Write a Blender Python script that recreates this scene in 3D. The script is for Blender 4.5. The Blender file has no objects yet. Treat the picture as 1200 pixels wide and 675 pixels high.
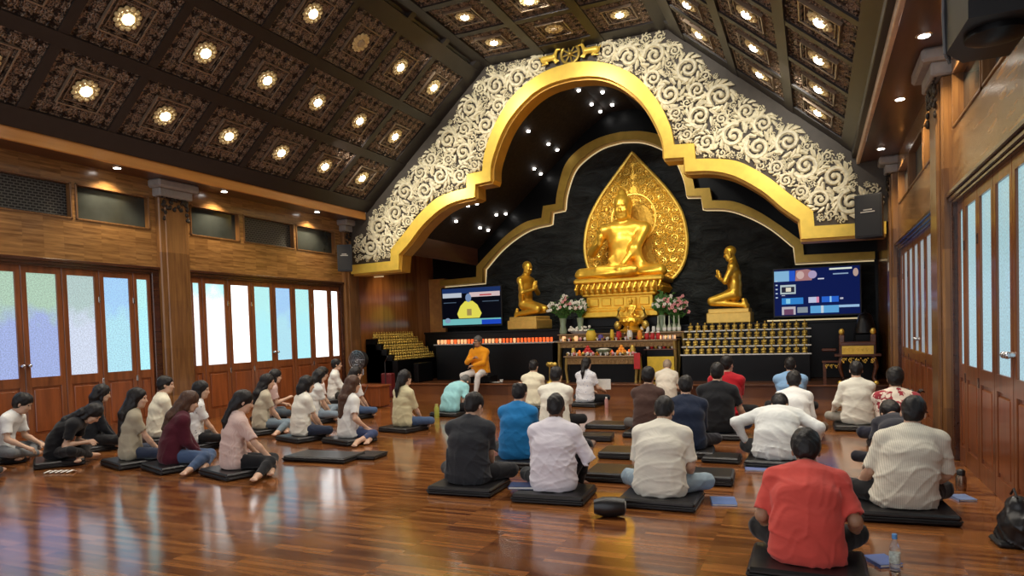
import bpy, math, random
import numpy as np
from mathutils import Vector, Matrix

PI = math.pi
random.seed(7)
scene = bpy.context.scene
COL = scene.collection

# ------------------------------------------------------------------ camera
cam_d = bpy.data.cameras.new('camera')
cam = bpy.data.objects.new('camera', cam_d)
COL.objects.link(cam)
yaw, pitch, roll = .41379, -.03154, -.030837
_sy, _cy, _sp, _cp, _sr, _cr = math.sin(yaw), math.cos(yaw), math.sin(pitch), math.cos(pitch), math.sin(roll), math.cos(roll)
_w = Vector((-_sy*_cp, _cy*_cp, _sp)); _r0 = Vector((_cy, _sy, 0)); _u0 = _r0.cross(_w)
_r = _cr*_r0 + _sr*_u0; _u = -_sr*_r0 + _cr*_u0
cam.matrix_world = Matrix(((_r.x, _u.x, -_w.x, 0), (_r.y, _u.y, -_w.y, 0), (_r.z, _u.z, -_w.z, 1.6), (0, 0, 0, 1)))
cam_d.sensor_width = 36
cam_d.lens = 793/1200*36
cam_d.shift_x = (600-607.6)/1200
cam_d.shift_y = (412.1-337.5)/1200
cam_d.clip_start = .05
scene.camera = cam

# ------------------------------------------------------------------ light and exposure
scene.view_settings.view_transform = 'Standard'
scene.view_settings.look = 'None'
scene.view_settings.gamma = 1
scene.view_settings.use_curve_mapping = False
scene.view_settings.exposure = 0.0
scene.cycles.max_bounces = 6
scene.cycles.sample_clamp_indirect = 4
scene.cycles.use_denoising = True
world = bpy.data.worlds.new('world'); scene.world = world
world.use_nodes = True
_bg = world.node_tree.nodes['Background']
_bg.inputs[0].default_value = (.93, .95, 1.0, 1)      # daylight through the open back of the hall
_bg.inputs[1].default_value = 1.45
LAMP_W = 55           # each coffer lamp
SOFFIT_W = 110         # each soffit downlight
ARCH_W = 260          # added spots washing the carved arch
ALTAR_W = 145         # added spots on the statues

def spot(name, loc, to, power, size=100, blend=.6, color=(1, .93, .82), radius=.05):
    d = bpy.data.lights.new(name, 'SPOT'); d.energy = power; d.spot_size = math.radians(size); d.spot_blend = blend
    d.color = color; d.shadow_soft_size = radius
    o = bpy.data.objects.new(name, d); COL.objects.link(o); o.location = loc
    o.rotation_euler = (Vector(to)-Vector(loc)).to_track_quat('-Z', 'Y').to_euler()
    return o

XL, XR, XC = -11.25, 1.43, -4.9
YA = 14.6          # the carved arch wall
YB = 18.8          # the stone wall behind the altar
spot('recess_lamp', (-10.2, 15.6, 3.6), (XL, 16.4, 1.8), 60, 90, .8, (1, .75, .45))
# spots added to brighten the carved gable and the statues, with no fixtures
for _x, _z in ((-9.3, 5.7), (-7.0, 7.5), (-4.9, 7.8), (-2.8, 7.5), (-.5, 5.7)):
    spot('added_gable_spot', (_x, 11.6, _z), (XC+(_x-XC)*.92, YA, _z-1.0), ARCH_W, 75, .8, (1, .95, .85))
spot('added_altar_spot', (-6.3, 15.2, 6.2), (-4.6, 18.3, 3.9), ALTAR_W*1.5, 55, .6, (1, .88, .66))
spot('added_altar_spot', (-2.6, 15.2, 5.4), (-4.5, 18.3, 3.9), ALTAR_W*1.9, 55, .6, (1, .88, .66))
spot('added_altar_spot', (-6.6, 15.2, 4.6), (-7.4, 17.8, 2.6), ALTAR_W*.5, 50, .6, (1, .88, .66))
spot('added_altar_spot', (-2.5, 15.2, 4.5), (-2.0, 17.8, 2.6), ALTAR_W*.5, 50, .6, (1, .88, .66))
spot('added_altar_spot', (-4.9, 15.1, 6.6), (-4.7, 16.0, 1.0), ALTAR_W*.8, 50, .6, (1, .9, .75))

# ------------------------------------------------------------------ materials
MATS = {}
def nodes(name):
    m = bpy.data.materials.new(name); m.use_nodes = True
    nt = m.node_tree; b = nt.nodes['Principled BSDF']
    return m, nt, b
def N(nt, kind, **kw):
    n = nt.nodes.new(kind)
    for k, v in kw.items():
        if k.startswith('i_'):
            key = k[2:].replace('_', ' ')
            n.inputs[key].default_value = v
        else:
            setattr(n, k, v)
    return n
def ramp(nt, stops):
    r = nt.nodes.new('ShaderNodeValToRGB'); e = r.color_ramp.elements
    while len(e) < len(stops): e.new(.5)
    for i, (p, c) in enumerate(stops):
        e[i].position = p; e[i].color = (*c, 1)
    return r
def bump(nt, b, src, strength=.3, dist=.01):
    n = N(nt, 'ShaderNodeBump'); n.inputs['Strength'].default_value = strength; n.inputs['Distance'].default_value = dist
    nt.links.new(src, n.inputs['Height']); nt.links.new(n.outputs[0], b.inputs['Normal']); return n
def coords(nt, scale=(1, 1, 1), order=None):
    tc = N(nt, 'ShaderNodeTexCoord'); out = tc.outputs['Object']
    if order:
        s = N(nt, 'ShaderNodeSeparateXYZ'); c = N(nt, 'ShaderNodeCombineXYZ')
        nt.links.new(out, s.inputs[0])
        for i, a in enumerate(order): nt.links.new(s.outputs['XYZ'.index(a)], c.inputs[i])
        out = c.outputs[0]
    mp = N(nt, 'ShaderNodeMapping'); mp.inputs['Scale'].default_value = scale
    nt.links.new(out, mp.inputs[0]); return mp.outputs[0]
def plain(name, col, rough=.5, metal=0, noise=.12, nscale=8, spec=.5, bmp=0):
    """a solid colour broken by a little procedural variation"""
    if name in MATS: return MATS[name]
    m, nt, b = nodes(name)
    v = coords(nt); t = N(nt, 'ShaderNodeTexNoise'); t.inputs['Scale'].default_value = nscale; t.inputs['Detail'].default_value = 4
    nt.links.new(v, t.inputs['Vector'])
    r = ramp(nt, [(.3, [c*(1-noise) for c in col]), (.7, [min(1, c*(1+noise)) for c in col])])
    nt.links.new(t.outputs['Fac'], r.inputs[0]); nt.links.new(r.outputs[0], b.inputs['Base Color'])
    b.inputs['Roughness'].default_value = rough; b.inputs['Metallic'].default_value = metal
    b.inputs['Specular IOR Level'].default_value = spec
    if bmp: bump(nt, b, t.outputs['Fac'], bmp, .01)
    MATS[name] = m; return m
def wood(name, dark, light, order='YZX', strip=None, rough=.35, coat=0, grain=(1.5, 30, 30), spread=.5):
    """wood with grain along the first axis of order; strip=(length, width) lays it in staves"""
    if name in MATS: return MATS[name]
    m, nt, b = nodes(name)
    v = coords(nt, grain, order)
    t = N(nt, 'ShaderNodeTexNoise'); t.inputs['Scale'].default_value = 1; t.inputs['Detail'].default_value = 5; t.inputs['Distortion'].default_value = .4
    nt.links.new(v, t.inputs['Vector'])
    r = ramp(nt, [(.25, dark), (.75, light)])
    if strip:
        v2 = coords(nt, (1, 1, 1), order)
        k = N(nt, 'ShaderNodeTexBrick'); k.offset = .37; k.offset_frequency = 1
        k.inputs['Color1'].default_value = (0, 0, 0, 1); k.inputs['Color2'].default_value = (1, 1, 1, 1); k.inputs['Mortar'].default_value = (.3, .3, .3, 1)
        k.inputs['Scale'].default_value = 1; k.inputs['Mortar Size'].default_value = .0015; k.inputs['Brick Width'].default_value = strip[0]; k.inputs['Row Height'].default_value = strip[1]
        nt.links.new(v2, k.inputs['Vector'])
        mx = N(nt, 'ShaderNodeMix', data_type='FLOAT'); mx.inputs[0].default_value = spread
        nt.links.new(t.outputs['Fac'], mx.inputs[2]); nt.links.new(k.outputs['Color'], mx.inputs[3])
        nt.links.new(mx.outputs[0], r.inputs[0])
    else:
        nt.links.new(t.outputs['Fac'], r.inputs[0])
    nt.links.new(r.outputs[0], b.inputs['Base Color'])
    b.inputs['Roughness'].default_value = rough
    b.inputs['Coat Weight'].default_value = coat; b.inputs['Coat Roughness'].default_value = .12
    t2 = N(nt, 'ShaderNodeTexNoise'); t2.inputs['Scale'].default_value = 2.5; t2.inputs['Detail'].default_value = 3
    nt.links.new(coords(nt), t2.inputs['Vector'])
    bump(nt, b, t2.outputs['Fac'], .12, .02)
    MATS[name] = m; return m
def glow(name, col, strength):
    if name in MATS: return MATS[name]
    m, nt, b = nodes(name)
    b.inputs['Base Color'].default_value = (*col, 1); b.inputs['Emission Color'].default_value = (*col, 1)
    b.inputs['Emission Strength'].default_value = strength; MATS[name] = m; return m
def frosted(name, top, low, strength, zmid=.45):
    """frosted pane lit from outside; what lies outdoors shows through as a blurred tint"""
    m, nt, b = nodes(name)
    s = N(nt, 'ShaderNodeSeparateXYZ'); tc = N(nt, 'ShaderNodeTexCoord'); nt.links.new(tc.outputs['Object'], s.inputs[0])
    t = N(nt, 'ShaderNodeTexNoise'); t.inputs['Scale'].default_value = 3; nt.links.new(tc.outputs['Object'], t.inputs['Vector'])
    zz = N(nt, 'ShaderNodeMath', operation='MULTIPLY_ADD'); zz.inputs[1].default_value = .6; zz.inputs[2].default_value = -.95; nt.links.new(s.outputs[2], zz.inputs[0])
    a = N(nt, 'ShaderNodeMath', operation='MULTIPLY_ADD'); a.inputs[1].default_value = .5; nt.links.new(t.outputs['Fac'], a.inputs[0]); nt.links.new(zz.outputs[0], a.inputs[2])
    r = ramp(nt, [(zmid, low), (zmid+.2, top)]); nt.links.new(a.outputs[0], r.inputs[0])
    t2 = N(nt, 'ShaderNodeTexNoise'); t2.inputs['Scale'].default_value = 55; t2.inputs['Detail'].default_value = 2; nt.links.new(tc.outputs['Object'], t2.inputs['Vector'])
    r2 = ramp(nt, [(.35, (.72, .72, .72)), (.65, (1.12, 1.12, 1.12))]); nt.links.new(t2.outputs['Fac'], r2.inputs[0])
    mu = N(nt, 'ShaderNodeMix', data_type='RGBA', blend_type='MULTIPLY'); mu.inputs[0].default_value = 1
    nt.links.new(r.outputs[0], mu.inputs[6]); nt.links.new(r2.outputs[0], mu.inputs[7])
    nt.links.new(mu.outputs[2], b.inputs['Emission Color']); b.inputs['Emission Strength'].default_value = strength
    b.inputs['Base Color'].default_value = (.06, .07, .08, 1); b.inputs['Roughness'].default_value = .35
    return m
def fabric(name, col, kind=None, col2=(.5, .03, .05)):
    m, nt, b = nodes(name)
    v = coords(nt, (1, 1, 1))
    t = N(nt, 'ShaderNodeTexNoise'); t.inputs['Scale'].default_value = 9; t.inputs['Detail'].default_value = 3; nt.links.new(v, t.inputs['Vector'])
    r = ramp(nt, [(.3, [c*.93 for c in col]), (.7, [min(1, c*1.06) for c in col])]); nt.links.new(t.outputs['Fac'], r.inputs[0])
    out = r.outputs[0]
    if kind == 'floral':
        vo = N(nt, 'ShaderNodeTexNoise'); vo.inputs['Scale'].default_value = 13; vo.inputs['Detail'].default_value = 3; nt.links.new(v, vo.inputs['Vector'])
        r3 = ramp(nt, [(.5, (0, 0, 0)), (.54, (1, 1, 1))]); nt.links.new(vo.outputs['Fac'], r3.inputs[0])
    elif kind == 'stripe':
        vo = N(nt, 'ShaderNodeTexWave'); vo.inputs['Scale'].default_value = 22; vo.inputs['Distortion'].default_value = .3; nt.links.new(v, vo.inputs['Vector'])
        r3 = ramp(nt, [(.3, (0, 0, 0)), (.8, (.45, .45, .45))]); nt.links.new(vo.outputs['Fac'], r3.inputs[0])
    elif kind == 'dots':
        vo = N(nt, 'ShaderNodeTexVoronoi'); vo.inputs['Scale'].default_value = 22; nt.links.new(v, vo.inputs['Vector'])
        r3 = ramp(nt, [(.16, (.8, .8, .8)), (.24, (0, 0, 0))]); nt.links.new(vo.outputs['Distance'], r3.inputs[0])
    if kind:
        mx = N(nt, 'ShaderNodeMix', data_type='RGBA'); nt.links.new(r3.outputs[0], mx.inputs[0]); nt.links.new(out, mx.inputs[6]); mx.inputs[7].default_value = (*col2, 1)
        out = mx.outputs[2]
    nt.links.new(out, b.inputs['Base Color']); b.inputs['Roughness'].default_value = .85; b.inputs['Specular IOR Level'].default_value = .2
    b.inputs['Sheen Weight'].default_value = .15
    # crumples
    t3 = N(nt, 'ShaderNodeTexNoise'); t3.inputs['Scale'].default_value = 4.0; t3.inputs['Detail'].default_value = 2.5; t3.inputs['Distortion'].default_value = 1.6
    nt.links.new(coords(nt, (1, 1, 1.9)), t3.inputs['Vector'])
    bump(nt, b, t3.outputs['Fac'], .22, .03)
    return m

def gold(name, col=(1.0, .62, .12), rough=.3, bmp=0, scale=40, metal=.85):
    if name in MATS: return MATS[name]
    m, nt, b = nodes(name)
    t = N(nt, 'ShaderNodeTexNoise'); t.inputs['Scale'].default_value = scale; t.inputs['Detail'].default_value = 3; nt.links.new(coords(nt), t.inputs['Vector'])
    r = ramp(nt, [(.3, [c*.85 for c in col]), (.7, col)]); nt.links.new(t.outputs['Fac'], r.inputs[0]); nt.links.new(r.outputs[0], b.inputs['Base Color'])
    b.inputs['Metallic'].default_value = metal; b.inputs['Roughness'].default_value = rough
    if bmp: bump(nt, b, t.outputs['Fac'], bmp, .02)
    MATS[name] = m; return m

M = {}
M['floor'] = wood('floor planks', (.085, .022, .006), (.36, .135, .036), 'XYZ', (.52, .055), .15, .5, (2.5, 34, 1), .42)
M['stage'] = wood('stage boards', (.05, .016, .007), (.20, .07, .024), 'XYZ', (1.6, .11), .3, .3, (2.2, 26, 1), .45)
M['wall'] = wood('stave panelling', (.14, .060, .018), (.42, .215, .072), 'YZX', (.32, .035), .25, .35, (3, 30, 10), .26)
M['recess'] = wood('recess side panelling', (.17, .055, .015), (.40, .155, .038), 'ZYX', (9, .62), .22, .4, (.8, 9, 9), .35)
M['amber'] = wood('amber wood toned as lit', (.55, .22, .05), (.80, .38, .09), 'YZX', None, .3, .3, (.5, 5, 5))  # the fascia's warm lit look is put into this bright colour
M['column'] = wood('column wood', (.12, .050, .017), (.31, .150, .048), 'ZXY', (.9, .07), .3, .3, (2, 24, 24), .35)
M['door'] = wood('door wood', (.115, .034, .011), (.27, .082, .025), 'ZYX', None, .3, .3, (1.2, 14, 14))
M['doorpanel'] = wood('door panel wood', (.14, .036, .010), (.31, .085, .024), 'ZYX', None, .28, .3, (1.2, 10, 10))
M['dark_wood'] = wood('dark moulding wood', (.03, .010, .006), (.075, .025, .012), 'YZX', None, .22, .5, (1, 20, 20))
M['soffit'] = wood('soffit wood', (.06, .02, .01), (.13, .045, .02), 'YXZ', None, .35, .3, (.8, 8, 8))
M['beam'] = plain('ceiling beam', (.020, .014, .012), .45)
M['capital'] = plain('grey capital', (.34, .32, .30), .6)
M['taupe'] = plain('taupe arch wall', (.062, .048, .034), .6)
M['cream'] = plain('cream carving', (.74, .66, .44), .5, 0, .22, 14)
M['goldband'] = gold('gold arch paint', (.98, .66, .10), .34, 0, 6, .30)
M['gold'] = gold('gilded statue', (1.0, .60, .07), .33, 0, 10, .7)
M['goldcarve'] = gold('gilded carving', (1.0, .67, .12), .36, 0, 10, .6)
M['olivegold'] = gold('dull gold', (.66, .46, .10), .38, .2, 30, .7)
M['black'] = plain('black lacquer', (.003, .003, .0035), .35, 0, .12, 8, .25)
M['vinyl'] = plain('black vinyl', (.010, .009, .010), .34, 0, .3, 6, .5, .15)
M['plastic'] = plain('black plastic', (.012, .012, .013), .45)
M['chrome'] = plain('brushed metal', (.6, .6, .62), .25, 1)
M['white'] = plain('white ceramic', (.8, .78, .72), .4)
M['red'] = plain('red lacquer', (.5, .02, .02), .4)
M['orange'] = plain('orange fruit', (.9, .32, .03), .5)
M['altarwood'] = wood('altar table wood', (.05, .015, .008), (.16, .05, .02), 'XYZ', None, .3, .3, (1.5, 18, 18))
M['green'] = plain('leaf green', (.06, .17, .03), .6, 0, .4, 20)
M['petal'] = plain('white petals', (.85, .80, .68), .6)
M['pink'] = plain('pink petals', (.8, .33, .33), .6)
M['yellow'] = plain('yellow cloth', (.75, .5, .04), .6)
M['lens'] = glow('lamp lens', (1, .95, .86), 14)
M['lensdim'] = glow('small lamp lens', (1, .96, .9), 16)
M['strip'] = glow('warm light strip', (1, .80, .45), .45)
M['glassdark'] = plain('dark window glass', (.035, .04, .038), .08, 0, .5, 1.2)
M['candle'] = glow('lit candle cup', (1, .16, .03), .55)
M['candle2'] = glow('lit cream candle cup', (1, .55, .26), .6)

def _stone():
    m, nt, b = nodes('black riven stone')
    v = coords(nt, (1, 1, 2.2))
    t = N(nt, 'ShaderNodeTexNoise'); t.inputs['Scale'].default_value = 1.6; t.inputs['Detail'].default_value = 9; t.inputs['Roughness'].default_value = .62; t.inputs['Distortion'].default_value = .8
    nt.links.new(v, t.inputs['Vector'])
    r = ramp(nt, [(.3, (.004, .005, .006)), (.7, (.034, .040, .041))]); nt.links.new(t.outputs['Fac'], r.inputs[0]); nt.links.new(r.outputs[0], b.inputs['Base Color'])
    b.inputs['Roughness'].default_value = .55; b.inputs['Specular IOR Level'].default_value = .3
    bump(nt, b, t.outputs['Fac'], 1.0, .22); return m
M['stone'] = _stone()
def _coffer():
    """pressed carved tile: a grid of small rosettes with leafy relief between them"""
    m, nt, b = nodes('pressed carved ceiling tile')
    tc = N(nt, 'ShaderNodeTexCoord')
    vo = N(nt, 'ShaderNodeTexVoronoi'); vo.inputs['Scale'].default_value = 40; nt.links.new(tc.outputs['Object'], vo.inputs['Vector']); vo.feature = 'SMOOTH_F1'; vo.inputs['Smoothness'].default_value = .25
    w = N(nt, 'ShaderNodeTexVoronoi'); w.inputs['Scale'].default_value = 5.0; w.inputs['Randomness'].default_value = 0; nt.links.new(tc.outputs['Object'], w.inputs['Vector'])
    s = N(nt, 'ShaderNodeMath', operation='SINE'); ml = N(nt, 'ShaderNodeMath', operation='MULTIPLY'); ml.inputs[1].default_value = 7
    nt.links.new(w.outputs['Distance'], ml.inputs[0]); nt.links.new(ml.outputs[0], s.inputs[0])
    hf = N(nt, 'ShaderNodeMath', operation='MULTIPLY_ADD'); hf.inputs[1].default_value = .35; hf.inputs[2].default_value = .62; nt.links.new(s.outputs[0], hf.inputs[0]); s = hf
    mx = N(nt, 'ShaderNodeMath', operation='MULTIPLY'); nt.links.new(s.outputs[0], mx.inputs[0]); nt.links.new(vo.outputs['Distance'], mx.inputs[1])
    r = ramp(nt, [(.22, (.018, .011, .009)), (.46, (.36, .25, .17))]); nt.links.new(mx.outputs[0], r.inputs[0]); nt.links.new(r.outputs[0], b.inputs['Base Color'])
    b.inputs['Roughness'].default_value = .4; b.inputs['Metallic'].default_value = .3
    bump(nt, b, mx.outputs[0], .9, .04); return m
M['coffer'] = _coffer()
def _grille():
    m, nt, b = nodes('expanded metal mesh')
    v = coords(nt, (1, 1, 1), 'YZX')
    k = N(nt, 'ShaderNodeTexBrick'); k.offset = .5
    k.inputs['Color1'].default_value = (.004, .004, .004, 1); k.inputs['Color2'].default_value = (.006, .006, .006, 1); k.inputs['Mortar'].default_value = (.11, .11, .105, 1)
    k.inputs['Scale'].default_value = 1; k.inputs['Mortar Size'].default_value = .008; k.inputs['Brick Width'].default_value = .09; k.inputs['Row Height'].default_value = .045
    nt.links.new(v, k.inputs['Vector']); nt.links.new(k.outputs['Color'], b.inputs['Base Color']); b.inputs['Roughness'].default_value = .5; return m
M['grille'] = _grille()
def _hair(name, c):
    m, nt, b = nodes(name)
    t = N(nt, 'ShaderNodeTexNoise'); t.inputs['Scale'].default_value = 1; t.inputs['Detail'].default_value = 3
    nt.links.new(coords(nt, (160, 160, 14)), t.inputs['Vector'])
    r = ramp(nt, [(.3, [x*.6 for x in c]), (.75, [x*1.5 for x in c])]); nt.links.new(t.outputs['Fac'], r.inputs[0]); nt.links.new(r.outputs[0], b.inputs['Base Color'])
    b.inputs['Roughness'].default_value = .45; b.inputs['Specular IOR Level'].default_value = .35
    bump(nt, b, t.outputs['Fac'], .5, .006); return m
HAIR = {'black': _hair('black hair', (.010, .008, .008)), 'brown': _hair('brown hair', (.07, .032, .018)), 'grey': _hair('grey hair', (.12, .115, .11)), 'pale': _hair('pale hair', (.33, .24, .17))}
def _skin(name, c):
    m, nt, b = nodes(name)
    t = N(nt, 'ShaderNodeTexNoise'); t.inputs['Scale'].default_value = 12; nt.links.new(coords(nt), t.inputs['Vector'])
    r = ramp(nt, [(.3, [x*.92 for x in c]), (.7, [x*1.06 for x in c])]); nt.links.new(t.outputs['Fac'], r.inputs[0]); nt.links.new(r.outputs[0], b.inputs['Base Color'])
    b.inputs['Roughness'].default_value = .5; b.inputs['Subsurface Weight'].default_value = .05; return m
SKIN = {'light': _skin('light skin', (.60, .37, .25)), 'mid': _skin('tan skin', (.40, .22, .13)), 'dark': _skin('dark brown skin', (.17, .08, .045))}

# ------------------------------------------------------------------ object helpers
def tag(o, label=None, cat=None, group=None, kind=None):
    if label: o['label'] = label
    if cat: o['category'] = cat
    if group: o['group'] = group
    if kind: o['kind'] = kind
    return o
def thing(name, label, cat, loc=(0, 0, 0), rz=0, group=None):
    o = bpy.data.objects.new(name, None); COL.objects.link(o)
    o.location = loc; o.rotation_euler = (0, 0, rz); o.empty_display_size = .2
    return tag(o, label, cat, group)
def link_mesh(name, me, parent=None, loc=None):
    o = bpy.data.objects.new(name, me); COL.objects.link(o)
    if parent is not None: o.parent = parent
    if loc is not None: o.location = loc
    return o
def dup(root, loc, rz=0, label=None, group=None, cat=None):
    r = root.copy(); COL.objects.link(r); r.location = loc; r.rotation_euler = (root.rotation_euler[0], root.rotation_euler[1], rz)
    if label: r['label'] = label
    if group: r['group'] = group
    for ch in list(root.children):
        c = ch.copy(); COL.objects.link(c); c.parent = r
        for g in ch.children:
            d = g.copy(); COL.objects.link(d); d.parent = c
    return r

class MB:
    """collects simple solids into one mesh"""
    def __init__(s): s.v = []; s.f = []
    def add(s, vs, fs):
        n = len(s.v); s.v += [tuple(map(float, v)) for v in vs]; s.f += [tuple(i+n for i in f) for f in fs]; return s
    def box(s, x0, x1, y0, y1, z0, z1, c=0):
        c = min(c, (x1-x0)*.45, (y1-y0)*.45, (z1-z0)*.45)
        if c <= 0:
            vs = [(x, y, z) for z in (z0, z1) for y in (y0, y1) for x in (x0, x1)]
            return s.add(vs, [(0, 2, 3, 1), (4, 5, 7, 6), (0, 1, 5, 4), (2, 6, 7, 3), (0, 4, 6, 2), (1, 3, 7, 5)])
        # chamfered box
        vs = []; idx = {}
        for i, sx in enumerate((-1, 1)):
            for j, sy in enumerate((-1, 1)):
                for k, sz in enumerate((-1, 1)):
                    X, Y, Z = (x0, x1)[i], (y0, y1)[j], (z0, z1)[k]
                    for a in range(3):
                        p = [X-sx*c, Y-sy*c, Z-sz*c]; p[a] = (X, Y, Z)[a]
                        idx[i, j, k, a] = len(vs); vs.append(p)
        fs = []
        for a in range(3):
            b, d = (a+1) % 3, (a+2) % 3
            for sgn in (0, 1):
                q = []
                for (u, w) in ((0, 0), (1, 0), (1, 1), (0, 1)):
                    t = [0, 0, 0]; t[a] = sgn; t[b] = u; t[d] = w; q.append(idx[(*t, a)])
                fs.append(q if sgn else q[::-1])
            for u in (0, 1):
                for w in (0, 1):
                    e0 = [0, 0, 0]; e0[b] = u; e0[d] = w; e1 = list(e0); e1[a] = 1
                    q = [idx[(*e0, b)], idx[(*e1, b)], idx[(*e1, d)], idx[(*e0, d)]]
                    fs.append(q if (u+w) % 2 == 0 else q[::-1])
        for i in (0, 1):
            for j in (0, 1):
                for k in (0, 1):
                    q = [idx[i, j, k, 0], idx[i, j, k, 1], idx[i, j, k, 2]]
                    fs.append(q if (i+j+k) % 2 else q[::-1])
        return s.add(vs, fs)
    def prism(s, poly, a0, a1, axis='y'):
        """extrude a 2-D outline; axis y: points are (x,z); axis x: (y,z); axis z: (x,y)"""
        n = len(poly)
        mk = {'y': lambda p, a: (p[0], a, p[1]), 'x': lambda p, a: (a, p[0], p[1]), 'z': lambda p, a: (p[0], p[1], a)}[axis]
        vs = [mk(p, a0) for p in poly]+[mk(p, a1) for p in poly]
        fs = [tuple(range(n)), tuple(range(2*n-1, n-1, -1))]+[(i, i+n, (i+1) % n+n, (i+1) % n) for i in range(n)]
        return s.add(vs, fs)
    def band(s, A, B, y0, y1):
        """solid strip between two open polylines of (x,z) points, from y0 to y1"""
        n = len(A); vs = [(p[0], y, p[1]) for y in (y0, y1) for L in (A, B) for p in L]; fs = []
        a0, b0, a1, b1 = 0, n, 2*n, 3*n
        for i in range(n-1):
            fs += [(a0+i, a0+i+1, b0+i+1, b0+i), (a1+i, b1+i, b1+i+1, a1+i+1), (a0+i, a1+i, a1+i+1, a0+i+1), (b0+i, b0+i+1, b1+i+1, b1+i)]
        fs += [(a0, b0, b1, a1), (a0+n-1, a1+n-1, b1+n-1, b0+n-1)]
        return s.add(vs, fs)
    def lathe(s, prof, cx=0, cy=0, seg=16, z=0, sx=1, sy=1):
        """closed solid of revolution; prof is (r,z) from bottom to top"""
        prof = [(0, prof[0][1])]+list(prof)+[(0, prof[-1][1])]
        vs = []; fs = []
        for (r, h) in prof:
            for i in range(seg):
                a = 2*PI*i/seg; vs.append((cx+r*math.cos(a)*sx, cy+r*math.sin(a)*sy, z+h))
        for j in range(len(prof)-1):
            for i in range(seg):
                fs.append((j*seg+i, j*seg+(i+1) % seg, (j+1)*seg+(i+1) % seg, (j+1)*seg+i))
        return s.add(vs, fs)
    def tube(s, pts, rad, seg=8, flat=1, axis=None):
        """tapered tube through points; rad a number or a list; flat squeezes along axis"""
        pts = [Vector(p) for p in pts]; n = len(pts)
        rad = [rad]*n if isinstance(rad, (int, float)) else rad
        vs = []; fs = []; up = Vector((0, 0, 1))
        for i, p in enumerate(pts):
            t = (pts[min(i+1, n-1)]-pts[max(i-1, 0)]).normalized()
            if axis is not None: b = Vector(axis)
            else: b = up if abs(t.dot(up)) < .95 else Vector((1, 0, 0))
            a = t.cross(b)
            a = a.normalized() if a.length > 1e-6 else Vector((1, 0, 0)); b = a.cross(t).normalized()
            for k in range(seg):
                q = 2*PI*k/seg; vs.append(p+a*math.cos(q)*rad[i]+b*math.sin(q)*rad[i]*flat)
        for i in range(n-1):
            for k in range(seg):
                fs.append((i*seg+k, i*seg+(k+1) % seg, (i+1)*seg+(k+1) % seg, (i+1)*seg+k))
        fs += [tuple(range(seg-1, -1, -1)), tuple((n-1)*seg+k for k in range(seg))]
        return s.add(vs, fs)
    def ball(s, c, r, seg=10, rings=7, sc=(1, 1, 1)):
        vs = []; fs = []
        for j in range(rings+1):
            ph = PI*j/rings
            for i in range(seg):
                a = 2*PI*i/seg; vs.append((c[0]+r*sc[0]*math.sin(ph)*math.cos(a), c[1]+r*sc[1]*math.sin(ph)*math.sin(a), c[2]-r*sc[2]*math.cos(ph)))
        for j in range(rings):
            for i in range(seg):
                fs.append((j*seg+i, j*seg+(i+1) % seg, (j+1)*seg+(i+1) % seg, (j+1)*seg+i))
        return s.add(vs, fs)
    def build(s, name, mat, parent=None, loc=None, smooth=False, world=False):
        """world=True: points are in world space, so the parent's place is taken off"""
        me = bpy.data.meshes.new(name)
        v = s.v
        off = Vector((0, 0, 0))
        if parent is not None and world: off = parent.location
        elif parent is None and loc is not None and world: off = Vector(loc)
        if off.length: v = [(a-off.x, b-off.y, c-off.z) for a, b, c in v]
        me.from_pydata(v, [], s.f); me.materials.append(mat)
        if smooth:
            me.polygons.foreach_set('use_smooth', [True]*len(me.polygons))
            try: me.set_sharp_from_angle(angle=math.radians(smooth if smooth > 1 else 40))
            except Exception: pass
        me.update()
        return link_mesh(name, me, parent, loc)
def struct(name, mb, mat, parent=None, smooth=False, **kw):
    o = mb.build(name, mat, parent, smooth=smooth, **kw)
    if parent is None: o['kind'] = 'structure'
    return o
def smooth_line(pts, corner, n=6):
    """Catmull-Rom through pts, kept sharp at the indices in corner"""
    out = [pts[0]]; m = len(pts)
    for i in range(m-1):
        p1, p2 = pts[i], pts[i+1]
        p0 = pts[i-1] if i > 0 and i not in corner else p1
        p3 = pts[i+2] if i+2 < m and (i+1) not in corner else p2
        if i in corner and (i+1) in corner: out.append(p2); continue
        for k in range(1, n+1):
            t = k/n
            out.append(tuple(.5*((2*p1[j])+(-p0[j]+p2[j])*t+(2*p0[j]-5*p1[j]+4*p2[j]-p3[j])*t*t+(-p0[j]+3*p1[j]-3*p2[j]+p3[j])*t**3) for j in (0, 1)))
    return out
def mirror(half, c):
    """half runs from the far right to the crown (dx,z); returns the whole line, left to right"""
    L = [(c-x, z) for x, z in half]; R = [(c+x, z) for x, z in half[::-1]]
    return L+R[1:]
# ================================================================== the hall
floor = struct('floor', MB().box(XL-.3, XR+.3, -2.5, 15.2, -.1, 0), M['floor'])
stg = MB().box(XL-.3, XR+.3, 15.2, 19.3, 0, .27).box(XL-.3, XR+.3, 15.17, 15.25, .25, .29, .008)
struct('floor_stage', stg, M['stage'])
BAYS = [(4.25, 8.95, [8.80, 8.45, 7.81, 7.18, 6.55, 5.92, 5.29, 4.66, 4.32], [(4.4, 5.75, 'glass'), (5.82, 7.4, 'grille'), (7.46, 8.83, 'glass')]),
        (9.6, 14.35, [9.66, 9.95, 10.60, 11.25, 11.89, 12.53, 13.18, 13.85, 14.24], [(9.72, 10.97, 'glass'), (11.08, 12.63, 'grille'), (12.7, 14.12, 'glass')])]
GREEN, BLUE, SKY, CYAN, WHITE = (.50, .72, .55), (.42, .55, .95), (.38, .66, .98), (.42, .85, .92), (1.0, 1.0, 1.0)
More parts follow.
